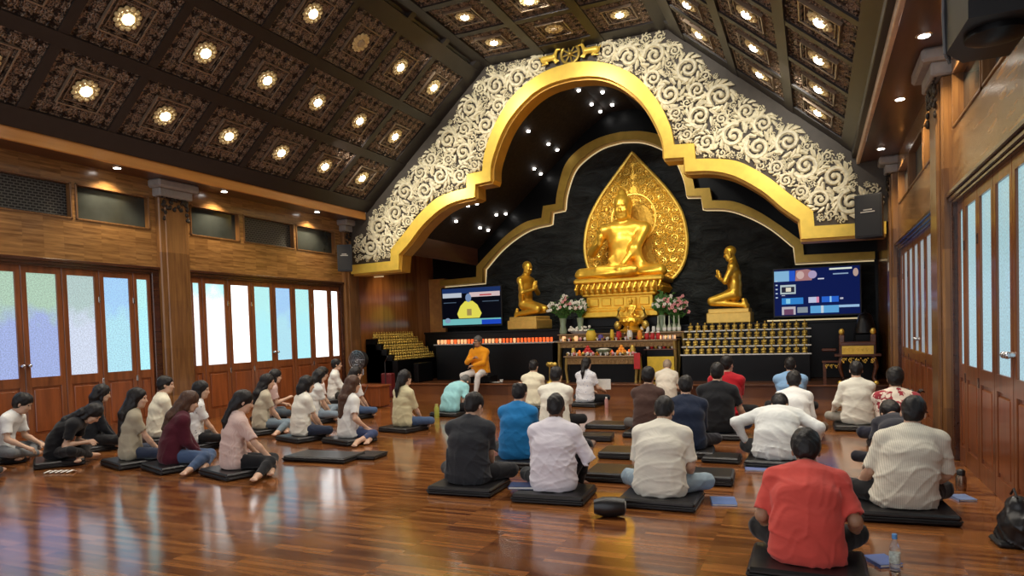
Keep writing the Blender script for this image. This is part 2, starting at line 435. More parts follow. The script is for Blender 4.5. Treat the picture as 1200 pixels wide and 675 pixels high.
FR = {'green': frosted('frosted pane green over blue', GREEN, (.42, .52, .92), .85), 'grey': frosted('frosted pane grey', (.50, .66, .64), (.72, .8, .98), .9),
      'blue': frosted('frosted pane blue', SKY, (.45, .8, .93), 1.0), 'cyan': frosted('frosted pane cyan', (.45, .85, .85), CYAN, 1.1),
      'white': frosted('frosted pane white', (.95, 1, 1), WHITE, 2.3), 'mixed': frosted('frosted pane cyan and white', (.5, .9, .92), (1, 1, 1), 1.15, .75),
      'right': frosted('frosted pane pale cyan', (.40, .66, .72), (.46, .72, .82), .85), 'dim': frosted('frosted pane dim grey', (.50, .56, .58), (.42, .5, .55), .6)}
LEFTC = {0: ['cyan', 'blue', 'grey', 'green', 'green', 'blue', 'blue', 'cyan'], 1: ['mixed', 'mixed', 'white', 'cyan', 'blue', 'cyan', 'white', 'white']}
n_door = n_win = n_trim = 0
def next_trim():
    global n_trim; n_trim += 1; return f'trim_{n_trim}'
for side, xf, n in (('left', XL, 1), ('right', XR, -1)):
    def bx(mb, d0, d1, y0, y1, z0, z1, c=0):
        a, b = sorted((xf+n*d0, xf+n*d1)); return mb.box(a, b, y0, y1, z0, z1, c)
    w = MB()
    bx(w, -.3, 0, -2.5, 4.25, 0, 4.75); bx(w, -.3, 0, 8.95, 9.6, 0, 4.75); bx(w, -.3, 0, 14.35, 15.0, 0, 4.75)
    for (a, b, edges, cl) in BAYS:
        bx(w, -.3, 0, a, b, 2.98, 3.67); bx(w, -.3, 0, a, b, 4.28, 4.75)
        cuts = [a]+[v for q in cl for v in q[:2]]+[b]
        for k in range(0, len(cuts), 2): bx(w, -.3, 0, cuts[k], cuts[k+1], 3.67, 4.28)
    wall = struct('wall_'+side, w, M['wall'])
    w = MB(); bx(w, -.3, 0, 15.0, 19.3, 0, 4.75); struct('wall_recess_'+side, w, M['recess'])
    for bi, (a, b, edges, cl) in enumerate(BAYS):
        # header moulding and jambs
        t = MB(); bx(t, -.1, .07, a, b, 2.93, 2.985, .01); bx(t, -.1, .045, a+.02, b-.02, 2.88, 2.935, .01); bx(t, -.1, .025, a+.03, b-.03, 2.845, 2.885, .008)
        for y0, y1 in ((a, min(edges)), (max(edges), b)): bx(t, -.1, .03, y0, y1, 0, 2.93, .01)
        struct(next_trim(), t, M['dark_wood'])
        # clerestory
        for (y0, y1, kind) in cl:
            n_win += 1
            fr = MB()
            for q in ((y0, y1, 3.67, 3.70), (y0, y1, 4.25, 4.28), (y0, y0+.03, 3.67, 4.28), (y1-.03, y1, 3.67, 4.28)): bx(fr, -.12, .015, *q, .004)
            wn = struct(f'window_{n_win}', fr, M['column'])
            g = MB(); bx(g, -.11, -.09, y0+.03, y1-.03, 3.70, 4.25)
            struct('window_grille' if kind == 'grille' else 'window_glass', g, M['grille'] if kind == 'grille' else M['glassdark'], wn)
            if kind == 'grille':
                g = MB(); bx(g, -.26, -.24, y0, y1, 3.67, 4.28); struct('window_back', g, M['black'], wn)
        # folding glazed doors
        es = sorted(edges); cols = LEFTC[bi] if side == 'left' else (['right']*8 if bi == 0 else ['dim']*8)
        if bi == 0: cols = cols[::-1] if side == 'left' else cols
        for k in range(8):
            y0, y1 = es[k]+.004, es[k+1]-.004; n_door += 1
            nar = (y1-y0) < .5; st = .085 if not nar else .07
            f = MB()
            bx(f, -.07, -.02, y0, y0+st, .0, 2.86, .006); bx(f, -.07, -.02, y1-st, y1, .0, 2.86, .006)
            bx(f, -.07, -.02, y0+st-.01, y1-st+.01, 2.74, 2.86); bx(f, -.07, -.02, y0+st-.01, y1-st+.01, .94, 1.09); bx(f, -.07, -.02, y0+st-.01, y1-st+.01, .0, .18)
            d = struct(f'door_{n_door}', f, M['door'])
            g = MB(); bx(g, -.052, -.042, y0+st-.005, y1-st+.005, 1.085, 2.745)
            o = struct('glass_pane', g, FR[cols[k]], d)
            g = MB(); bx(g, -.06, -.04, y0+st-.005, y1-st+.005, .175, .945); bx(g, -.045, -.022, y0+st+.035, y1-st-.035, .22, .90, .012)
            struct('door_panel', g, M['doorpanel'], d)
            if k in (3, 4):
                hy = y1-.045 if k == 3 else y0+.045
                h = MB().tube([(xf-n*.02, hy, 1.28), (xf+n*.015, hy, 1.28)], .024, 10).ball((xf+n*.03, hy, 1.28), .03)
                struct('door_knob', h, M['chrome'], d, smooth=True)
            elif not nar:
                h = MB(); bx(h, -.022, -.012, y1-.02, y1+.02, 2.3, 2.4, .003); bx(h, -.022, -.012, y1-.02, y1+.02, .9, 1.0, .003)
                struct('hinge', h, M['chrome'] if side == 'left' else M['dark_wood'], d)
    bb = MB()
    for (y0, y1) in ((-2.5, 4.25), (14.95, 15.2)): bx(bb, 0, .02, y0, y1, 0, .12, .004)
    struct('baseboard_'+side, bb, M['door'])
    # columns with carved brackets and grey capitals
    for (y0, y1) in ((3.6, 4.25), (8.95, 9.6), (14.35, 14.95)):
        c = MB(); bx(c, -.05, .10, y0, y1, 0, 4.3, .02); bx(c, .09, .14, y0+.1, y1-.1, 0, 4.25, .015)
        col = struct('column', c, M['column'])
        c = MB(); bx(c, -.05, .20, y0-.04, y1+.04, 4.30, 4.46, .02); bx(c, -.05, .30, y0-.12, y1+.12, 4.45, 4.6, .03)
        struct('capital', c, M['capital'], col)
        c = MB(); rr = random.Random(5)
        for i in range(46):
            yy = rr.uniform(y0+.04, y1-.04); zz = 4.3-rr.random()**1.3*(.42 if abs(yy-(y0+y1)/2) > .2 else .22)
            c.ball((xf+n*.15, yy, zz), rr.uniform(.02, .045), 7, 5, (.6, 1, 1))
        struct('carved_bracket', c, M['beam'], col, smooth=True)
    # soffit and fascia
    s = MB(); bx(s, -.3, .64, -2.5, YA+.4, 4.60, 4.66); struct(next_trim(), s, M['soffit'])
    s = MB(); bx(s, .60, .66, -2.5, YA-.02, 4.57, 4.84 if n > 0 else 4.70, .01); struct(next_trim(), s, M['amber'] if n > 0 else plain('fascia edge toned as lit', (.72, .52, .36), .3))  # the pale tone paints a lit edge into the colour
    s = MB(); bx(s, .60, .74, -2.5, YA-.02, 4.84 if n > 0 else 4.70, 4.97, .01); struct(next_trim(), s, M['beam'])

# ------------------------------------------------------------------ coffered ceiling
EDGE = [(-10.6, 4.80), (-7.05, 7.90), (-2.75, 7.90), (.8, 4.80)]
PL = []      # planes: origin, direction along, tile rotation, tile centres along, length
for i, cs in ((0, (.89, 2.19, 3.63)), (1, (.75, 2.15, 3.55)), (2, None)):
    a, b = Vector((EDGE[i][0], 0, EDGE[i][1])), Vector((EDGE[i+1][0], 0, EDGE[i+1][1]))
    L = (b-a).length; d = (b-a)/L
    if cs is None: cs = (L-3.63, L-2.19, L-.89)
    PL.append((a, d, -math.atan2(d.z, d.x), cs, L))
n_ceil = 0
ceilings = []
for (a, d, rot, cs, L) in PL:
    nrm = Vector((-d.z, 0, d.x))
    p = [a+nrm*.04, a+d*L+nrm*.04, a+d*L+nrm*.16, a+nrm*.16]
    mb = MB().prism([(q.x, q.z) for q in p], -2.5, YA+.1)
    ceilings.append(struct('ceiling', mb, M['beam']))
def inplane(pl, s, y, h):
    a, d = pl[0], pl[1]; nrm = Vector((-d.z, 0, d.x)); p = a+d*s+nrm*h; return (p.x, y, p.z)
def plank(mb, pl, s0, s1, y0, y1, h0, h1):
    vs = [inplane(pl, s, y, h) for h in (h0, h1) for y in (y0, y1) for s in (s0, s1)]
    mb.add(vs, [(0, 2, 3, 1), (4, 5, 7, 6), (0, 1, 5, 4), (2, 6, 7, 3), (0, 4, 6, 2), (1, 3, 7, 5)])
ROWY = [13.54-1.345*k for k in range(9)]
for pl in PL:
    a, d, rot, cs, L = pl
    ss = [max(0, cs[0]-.72)]+[(cs[i]+cs[i+1])/2 for i in (0, 1)]+[min(L, cs[2]+.72)]
    for i, s in enumerate(ss):
        mb = MB(); wd = .10 if i in (1, 2) else .17
        plank(mb, pl, s-wd, s+wd, -2.5, YA, -.06, .05); struct(next_trim(), mb, M['beam'])
    for k in range(-1, 9):
        y = 13.54+.6725-1.345*(k)
        mb = MB(); plank(mb, pl, 0, L, y-.075 if k else y-.05, y+.075 if k else YA, -.05, .05); struct(next_trim(), mb, M['beam'])
tile = MB()
tile.box(-.62, .62, -.62, .62, .0, .04)
for r0, r1, h in ((.30, .27, .035), (.60, .575, .02)):
    for sx, sy in ((1, 0), (-1, 0), (0, 1), (0, -1)):
        if sx: tile.box(min(sx*r0, sx*r1), max(sx*r0, sx*r1), -r0, r0, -h, 0)
        else: tile.box(-r1, r1, min(sy*r0, sy*r1), max(sy*r0, sy*r1), -h, 0)
_tr = random.Random(3)
for i in range(4):
    for j in range(4):
        cx, cy = (-.45+.3*i), (-.45+.3*j)
        if max(abs(cx), abs(cy)) < .3: continue
        tile.ball((cx, cy, 0), .04, 8, 4, (1, 1, .45))
        for q in range(5): tile.tube([(cx+.05*math.cos(q*1.257), cy+.05*math.sin(q*1.257), -.004), (cx+.09*math.cos(q*1.257+.5), cy+.09*math.sin(q*1.257+.5), -.012), (cx+.13*math.cos(q*1.257+.7), cy+.13*math.sin(q*1.257+.7), -.004)], [.010, .018, .005], 4)
tile_me = None; frame_me = None
M['frame'] = plain('coffer frame', (.30, .22, .15), .3, .4)
frm = MB()
for r0, r1, h in ((.315, .295, .05), (.235, .225, .03)):
    for sx, sy in ((1, 0), (-1, 0), (0, 1), (0, -1)):
        if sx: frm.box(min(sx*r0, sx*r1), max(sx*r0, sx*r1), -r0, r0, -h, 0)
        else: frm.box(-r1, r1, min(sy*r0, sy*r1), max(sy*r0, sy*r1), -h, 0)
unlit = {(0, 2, 1.66), }
rosette = MB(); rosette.lathe([(.125, -.03), (.15, -.015), (.165, .0)], seg=20)
for q in range(12): rosette.ball((.160*math.cos(q*PI/6), .160*math.sin(q*PI/6), -.02), .042, 7, 5, (1, 1, .6))
for q in range(8): rosette.ball((.10*math.cos(q*PI/4), .10*math.sin(q*PI/4), -.035), .026, 7, 5, (1, 1, .6))
lensm = MB().lathe([(.05, -.07), (.075, -.055), (.08, -.03)], seg=16)
lamp_proto = None
lens_me = lensm.build('lens', M['lens']); ros_me = rosette.build('rosette', gold('lamp rosette brass', (.95, .78, .40), .4, 0, 20, .3), smooth=True)
lens_d, ros_d = lens_me.data, ros_me.data
bpy.data.objects.remove(lens_me); bpy.data.objects.remove(ros_me)
dark_lens = plain('unlit lamp', (.5, .36, .2), .4)
lamp_sh = bpy.data.lights.new('coffer_lamp', 'SPOT'); lamp_sh.energy = LAMP_W; lamp_sh.spot_size = math.radians(130); lamp_sh.spot_blend = .7; lamp_sh.color = (1, .92, .80); lamp_sh.shadow_soft_size = .09
ORD = [q+' row from the gable' for q in ('first', 'second', 'third', 'fourth', 'fifth', 'sixth', 'seventh', 'eighth')]
for pi, pl in enumerate(PL):
    a, d, rot, cs, L = pl
    for k in range(8):
        for ci, s in enumerate(cs):
            p = inplane(pl, s, ROWY[k], .0)
            if tile_me is None:
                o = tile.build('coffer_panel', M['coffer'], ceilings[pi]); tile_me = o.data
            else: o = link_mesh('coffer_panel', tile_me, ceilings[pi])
            o.location = p; o.rotation_euler = (0, rot, 0); o['kind'] = 'structure'
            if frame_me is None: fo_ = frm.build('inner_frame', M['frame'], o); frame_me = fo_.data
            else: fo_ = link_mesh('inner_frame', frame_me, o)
            if k > 6: continue
            off = (pi == 0 and ci == 2 and k == 1+1-0 and False)
            lit = not ((pi == 0 and ci == 2 and abs(ROWY[k]-11.25) < .7) or (pi == 1 and ci == 1 and k == 0))
            band = [['lowest', 'middle', 'topmost'], ['window-side', 'central', 'far-side'], ['topmost', 'middle', 'lowest']][pi][ci]
            slope = ['window-side slope', 'flat crown', 'far slope'][pi]
            where = 'beside the carved gable' if k == 0 else ORD[k]
            t = thing('ceiling_light', f"{'glowing' if lit else 'unlit'} lamp, {band} line of the {slope}, {where}", 'ceiling light', p, 0, 'round lamps in the coffered ceiling')
            t.rotation_euler = (0, rot, 0)
            r = link_mesh('rosette', ros_d, t)
            if lit:
                link_mesh('lens', lens_d, t)
                lo = bpy.data.objects.new('coffer_lamp', lamp_sh); COL.objects.link(lo); lo.location = (p[0], p[1], p[2]-.12)
                dn = Vector((d.z, 0, -d.x)); dn = Vector((dn.x*.5, 0, -1)); lo.rotation_euler = dn.to_track_quat('-Z', 'Y').to_euler()
            else:
                lm = lens_d.copy(); lm.materials.clear(); lm.materials.append(dark_lens); link_mesh('lens', lm, t)
# soffit downlights
dl = None
dn_me = MB().lathe([(.055, -.012), (.06, 0)], seg=16); dr_me = MB().lathe([(.075, -.008), (.085, 0), (.085, .01)], seg=16)
for side, x, ys in (('window', -10.93, (5.4, 8.0, 10.3, 13.1)), ('speaker', 1.11, (5.9, 8.45, 10.7, 13.6))):
    for i, y in enumerate(ys):
        lab = f"small round downlight in the wooden soffit on the {side} side, {['first', 'second', 'third', 'fourth'][3-i]} from the gable"
        if dl is None:
            t = dl = thing('downlight', lab, 'downlight', (x, y, 4.598), 0, 'downlights in the soffits')
            dn_me.build('lens', M['lensdim'], t); dr_me.build('trim_ring', M['chrome'], t)
        else: t = dup(dl, (x, y, 4.598), 0, lab)
        spot('soffit_lamp', (x, y, 4.55), (x+(-.9 if side == 'window' else .9), y, 0), SOFFIT_W, 110, .7, (1, .82, .55), .05)

# ------------------------------------------------------------------ the carved gable and its gold arch
OUT = [(6.15, 3.43), (4.92, 3.45), (4.90, 3.74), (4.48, 4.12), (4.06, 4.52), (3.56, 4.86), (3.13, 4.98), (2.68, 5.04), (2.66, 5.36), (2.25, 5.39), (2.17, 5.82), (1.91, 6.38), (1.5, 6.92), (1.0, 7.26), (.5, 7.44), (0, 7.50)]
INN = [(6.15, 3.20), (4.68, 3.22), (4.66, 3.60), (4.34, 3.87), (3.97, 4.24), (3.46, 4.59), (3.0, 4.75), (2.47, 4.80), (2.45, 5.10), (2.04, 5.13), (2.0, 5.55), (1.74, 6.15), (1.42, 6.58), (.95, 6.95), (.5, 7.12), (0, 7.17)]
cor = {0, 1, 2, 7, 8, 9}
outp = mirror(smooth_line(OUT, cor), XC); innp = mirror(smooth_line(INN, cor), XC)
roof = [(XL, 4.66), (-10.6, 4.85), (-7.05, 7.95), (-2.75, 7.95), (.8, 4.85), (XR, 4.66)]
gable = [(XL, 3.3)]+roof+[(XR, 3.3)]
# wall: between the roof line and the gold band
poly = [(XL, 3.3), (XL, 4.62), (-10.62, 4.66), (-10.6, 4.85), (-7.05, 7.95), (-2.75, 7.95), (.8, 4.85), (.82, 4.66), (XR, 4.62), (XR, 3.3)]+[(x, z) for x, z in outp[::-1]][1:-1]
import bmesh
from mathutils.geometry import tessellate_polygon
def prism_tess(poly, y0, y1):
    mb = MB(); n = len(poly)
    tris = tessellate_polygon([[Vector((p[0], p[1], 0)) for p in poly]])
    mb.v = [(p[0], y0, p[1]) for p in poly]+[(p[0], y1, p[1]) for p in poly]
    mb.f = [tuple(t) for t in tris]+[tuple(i+n for i in t[::-1]) for t in tris]+[(i, (i+1) % n, (i+1) % n+n, i+n) for i in range(n)]
    return mb
poly = [(XL, 3.44)]+poly[1:-len(outp)+2-1]+[(XR, 3.44)]+[(x, z) for x, z in outp[::-1]][1:-1]
struct('wall_arch', prism_tess(poly, YA, YA+.25), M['taupe'])
ga = thing('gold_arch', 'bright gold stepped arch band framing the altar opening, edged by cream carving', 'arch', (XC, YA, 0))
MB().band(outp, innp, YA-.13, YA+.05).build('arch_band', M['goldband'], ga, world=True)
lip = mirror([(x, z) for x, z in smooth_line(INN, cor)], XC)
def inset(line, c, k):    # push a mirrored line inward by k along its own normals
    out = []
    for i, p in enumerate(line):
        a, b = line[max(i-1, 0)], line[min(i+1, len(line)-1)]
        t = Vector((b[0]-a[0], b[1]-a[1])); t = t.normalized() if t.length else Vector((1, 0)); out.append((p[0]+t.y*k, p[1]-t.x*k))
    return out
MB().band(inset(innp, XC, -.04), inset(innp, XC, .05), YA-.02, YA+.38).build('arch_reveal', gold('arch reveal gold', (.62, .33, .05), .4, 0, 6, .4), ga, world=True)

def pip(x, z, P):
    c = False; n = len(P); j = n-1
    for i in range(n):
        if ((P[i][1] > z) != (P[j][1] > z)) and x < (P[j][0]-P[i][0])*(z-P[i][1])/(P[j][1]-P[i][1])+P[i][0]: c = not c
        j = i
    return c
def polydist(x, z, P, closed=True):
    best = 9
    n = len(P)
    for i in range(n if closed else n-1):
        ax, az = P[i]; bx_, bz = P[(i+1) % n]; dx, dz = bx_-ax, bz-az; L2 = dx*dx+dz*dz
        t = 0 if L2 == 0 else max(0, min(1, ((x-ax)*dx+(z-az)*dz)/L2)); d = math.hypot(x-ax-dx*t, z-az-dz*t)
        if d < best: best = d
    return best
def scroll_relief(P, radii, y, rnd, rel, tries=900, seg=5, avoid=()):
    """leafy scrolls packed into outline P (x,z): spirals, their leaves, and teardrop fillers"""
    mb = MB(); C = []
    for R in radii:
        xs = [p[0] for p in P]; zs = [p[1] for p in P]
        for _ in range(tries):
            x, z = rnd.uniform(min(xs), max(xs)), rnd.uniform(min(zs), max(zs))
            if any((x-a)**2+(z-b)**2 < ((R+r)*.86)**2 for a, b, r in C): continue
            if any((x-a)**2+(z-b)**2 < (R+r)**2 for a, b, r in avoid): continue
            if not pip(x, z, P) or polydist(x, z, P) < R*.82: continue
            C.append((x, z, R))
    small = radii[-1]*1.01
    for (x, z, R) in C:
        a0 = rnd.uniform(0, 2*PI); sg = rnd.choice((-1, 1))
        if R > small*1.2:
            turns = 1.6 if R > radii[0]*.5 else 1.2; n = int(11*turns)+3; pts = []; rad = []
            for i in range(n):
                t = i/(n-1); rr = R*.80*(1-t*.86); an = a0+sg*turns*2*PI*t
                pts.append((x+rr*math.cos(an), y, z+rr*math.sin(an))); rad.append(R*.185*(1-.4*t))
            mb.tube(pts, rad, seg+1, rel/.05*.9 if False else 1.0, (0, 1, 0))
            mb.ball(pts[-1], R*.20, 7, 5)
            nl = 11 if R > radii[0]*.5 else 8
            for q in range(nl):       # leaves curling off the outside
                an = a0+2*PI*q/nl+rnd.uniform(-.2, .2); r1, r2 = R*.72, R*1.08
                p0 = (x+r1*math.cos(an), y, z+r1*math.sin(an)); an2 = an+sg*.38; p1 = (x+R*.93*math.cos(an2), y-rel*.3, z+R*.93*math.sin(an2)); an3 = an+sg*.62; p2 = (x+r2*math.cos(an3), y, z+r2*math.sin(an3))
                mb.tube([p0, p1, p2], [R*.09, R*.16, R*.03], seg, 1, (0, 1, 0))
            # inner leaflets
            for q in range(4):
                an = a0+2*PI*q/4+.5; mb.tube([(x+R*.58*math.cos(an), y, z+R*.58*math.sin(an)), (x+R*.40*math.cos(an+.3*sg), y, z+R*.40*math.sin(an+.3*sg))], [R*.12, R*.05], seg, 1, (0, 1, 0))
        else:
            for q in range(3):
                an = a0+2*PI*q/3; mb.tube([(x, y, z), (x+R*.6*math.cos(an), y-rel*.3, z+R*.6*math.sin(an)), (x+R*1.15*math.cos(an+.5), y, z+R*1.15*math.sin(an+.5))], [R*.36, R*.42, R*.10], seg, 1, (0, 1, 0))
    return mb
# half of the field (crown to far side), mirrored to the other half
sil = [(0, 7.86), (2.02, 7.84), (2.62, 7.25), (3.3, 6.58), (4.3, 5.7), (5.1, 5.02), (5.55, 4.72), (5.72, 4.30), (6.05, 4.15), (6.14, 3.8), (6.10, 3.5)]
fieldP = [(x, z) for x, z in sil]+[(x, z+.02) for x, z in smooth_line(OUT, cor)[1:]]
hm = scroll_relief(fieldP, (.31, .24, .17, .12, .08, .058, .042), 0, random.Random(11), .04, 3600, 5, [(0.0, 7.71, .26), (.42, 7.66, .17)])
full = MB()
hv = hm.v; full.add([(XC+x, YA-.03+y*1.0, z) for x, y, z in hv], hm.f); full.add([(XC-x, YA-.03+y, z) for x, y, z in hv], [f[::-1] for f in hm.f])
o = full.build('carved_scrollwork', M['cream'], None, smooth=50)
tag(o, 'cream leafy scroll carving covering the taupe gable wall above the gold arch', 'carving')
# wheel and its two deer
wl = thing('wheel_emblem', 'small gold eight-spoked wheel at the crown of the arch', 'emblem', (XC, YA-.08, 7.71))
ring = [(.21*math.cos(2*PI*i/24), 0, .21*math.sin(2*PI*i/24)) for i in range(25)]
MB().tube(ring, .035, 8, 1, (0, 1, 0)).build('rim', M['olivegold'], wl, smooth=True)
MB().ball((0, -.02, 0), .06).build('hub', M['olivegold'], wl, smooth=True)
for q in range(8):
    MB().tube([(.05*math.cos(q*PI/4+.2), 0, .05*math.sin(q*PI/4+.2)), (.20*math.cos(q*PI/4+.2), 0, .20*math.sin(q*PI/4+.2))], .018, 6).build('spoke', M['olivegold'], wl)
# ------------------------------------------------------------------ the altar recess
struct('wall_back', MB().box(XL-.3, XR+.3, YB+.5, YB+.7, 0, 8.6), M['black'])
OUT2 = [(6.2, 3.24), (4.62, 3.27), (4.60, 3.60), (4.05, 4.08), (3.5, 4.5), (2.95, 4.78), (2.42, 4.86), (2.36, 5.20), (1.97, 5.22), (1.90, 5.60), (1.65, 6.30), (1.2, 6.70), (.6, 6.93), (0, 7.0)]
INN2 = [(6.2, 3.06), (4.42, 3.09), (4.40, 3.50), (3.88, 4.0), (3.35, 4.36), (2.8, 4.60), (2.18, 4.68), (2.13, 5.01), (1.76, 5.05), (1.69, 5.50), (1.44, 6.12), (1.06, 6.46), (.55, 6.70), (0, 6.78)]
cor2 = {0, 1, 2, 6, 7, 8}; XC2 = -4.85
o2, i2 = mirror(smooth_line(OUT2, cor2), XC2), mirror(smooth_line(INN2, cor2), XC2)
clampx = lambda L: [(min(max(x, XL+.02), XR-.02), z) for x, z in L]
stone = [(max(x, XL+.55), z) for x, z in clampx(i2)]
struct('wall_stone', prism_tess([(XL+.55, .27)]+stone+[(XR-.02, .27)], YB, YB+.15), M['stone'])
struct('wall_recess_back', prism_tess([(XL, .27)]+[(XL, 8.3), (XR, 8.3), (XR, .27)], YB+.16, YB+.3), M['black'])
ga2 = thing('gold_arch', 'duller gold stepped arch band around the black stone wall behind the statues', 'arch', (XC2, YB, 0))
MB().band([(max(x, XL+.5), z) for x, z in clampx(o2)], [(max(x, XL+.5), z) for x, z in clampx(i2)], YB-.28, YB+.14).build('arch_band', gold('inner arch gold', (.66, .42, .07), .34, 0, 6, .45), ga2, world=True)
st = [(max(x, XL+.5), z) for x, z in clampx(inset(i2, XC2, .012))]; st2 = [(max(x, XL+.5), z) for x, z in clampx(inset(i2, XC2, .04))]
MB().band(st, st2, YB-.06, YB-.03).build('light_strip', M['strip'], ga2, world=True)
struct('wall_recess_panel', MB().box(XL, XL+.56, YB-.12, YB+.16, .27, 3.3), M['amber'])
# recess ceiling: same section as the hall, darker and lower at the springing
RE = [(-9.6, 4.15), (-6.05, 7.25), (-5.3, 7.72), (-4.5, 7.72), (-3.75, 7.25), (-.2, 4.15)]
for i in range(5):
    (x0, z0), (x1, z1) = RE[i], RE[i+1]
    o = struct('ceiling', MB().prism([(x0, z0), (x1, z1), (x1, z1+.12), (x0, z0+.12)], YA+.3, YB+.3), plain('dark recess ceiling', (.022, .014, .010), .75, 0, .6, 14))
for s in (-1, 1):
    xs = sorted((XC+s*4.68, XC+s*4.78)); struct(next_trim(), MB().box(*xs, YA+.3, YB+.1, 3.66, 4.2), M['soffit'])
    xs = sorted((XC+s*4.7, XC+s*6.3)); struct(next_trim(), MB().box(*xs, YA+.3, YB+.1, 4.15, 4.22), M['soffit'])
rl = [(-9.0, 15.82), (-9.0, 16.5), (-8.58, 16.43), (-8.47, 16.75), (-9.0, 17.96), (-9.0, 18.5), (-8.57, 18.2), (-8.47, 18.65), (-7.23, 15.84), (-6.66, 15.54), (-6.66, 16.22), (-6.65, 17.64), (-6.65, 18.33), (-7.25, 18.02), (-7.28, 18.6)]
P0 = None
def recess_z(x):
    for i in range(5):
        (x0, z0), (x1, z1) = RE[i], RE[i+1]
        if x0 <= x <= x1: return z0+(z1-z0)*(x-x0)/(x1-x0)
tiny = None
for i, (x, y) in enumerate(rl+[(-5.4, 16.6), (-4.95, 17.2), (-5.42, 17.75), (-5.0, 18.3), (-5.4, 18.5), (-.85, 16.4)]):
    z = recess_z(x)-.03
    if tiny is None:
        o = tiny = MB().lathe([(.035, -.02), (.04, 0), (.05, .02)], seg=12).build('spotlight', M['lensdim'], None, (x, y, z))
    else: o = tiny.copy(); COL.objects.link(o); o.location = (x, y, z)
    tag(o, 'tiny white spotlight in the dark sloping ceiling of the altar recess', 'spotlight', 'tiny spotlights above the altar')
# ================================================================== smooth bodies: a small solid-field sculptor
def rc(a, b, ra, rb, lat=None, ratio=1.0, k=.02, op='u'):
    return dict(t='c', a=np.array(a, np.float32), b=np.array(b, np.float32), ra=ra, rb=rb, lat=None if lat is None else np.array(lat, np.float32), ratio=ratio, k=k, op=op)
def el(c, r, R=None, k=.02, op='u'):
    return dict(t='e', c=np.array(c, np.float32), r=np.array(r, np.float32), R=None if R is None else np.array(R, np.float32), k=k, op=op)
def pln(c, n, op='i', k=.0):
    n = np.array(n, np.float32); return dict(t='p', c=np.array(c, np.float32), n=n/np.linalg.norm(n), k=k, op=op)
def _dist(p, P):
    if p['t'] == 'c':
        ab = p['b']-p['a']; L2 = float(ab@ab)+1e-9
        v = P-p['a']; h = np.clip((v@ab)/L2, 0, 1); v = v-h[:, None]*ab
        if p['lat'] is not None: v = v+((1/p['ratio']-1)*(v@p['lat']))[:, None]*p['lat']
        return np.sqrt((v*v).sum(1))-(p['ra']+(p['rb']-p['ra'])*h)
    if p['t'] == 'e':
        v = P-p['c']
        if p['R'] is not None: v = v@p['R']
        v = v/p['r']; l = np.sqrt((v*v).sum(1)); return (l-1)*float(p['r'].min())
    return (P-p['c'])@p['n']
def _comb(d, e, p):
    k = p['k']
    if p['op'] == 'u':
        if k <= 0: return np.minimum(d, e)
        h = np.clip(.5+.5*(d-e)/k, 0, 1); return d*(1-h)+e*h-k*h*(1-h)
    if p['op'] == 's':
        if k <= 0: return np.maximum(d, -e)
        h = np.clip(.5-.5*(d+e)/k, 0, 1); return d*(1-h)-e*h+k*h*(1-h)
    return np.maximum(d, e)
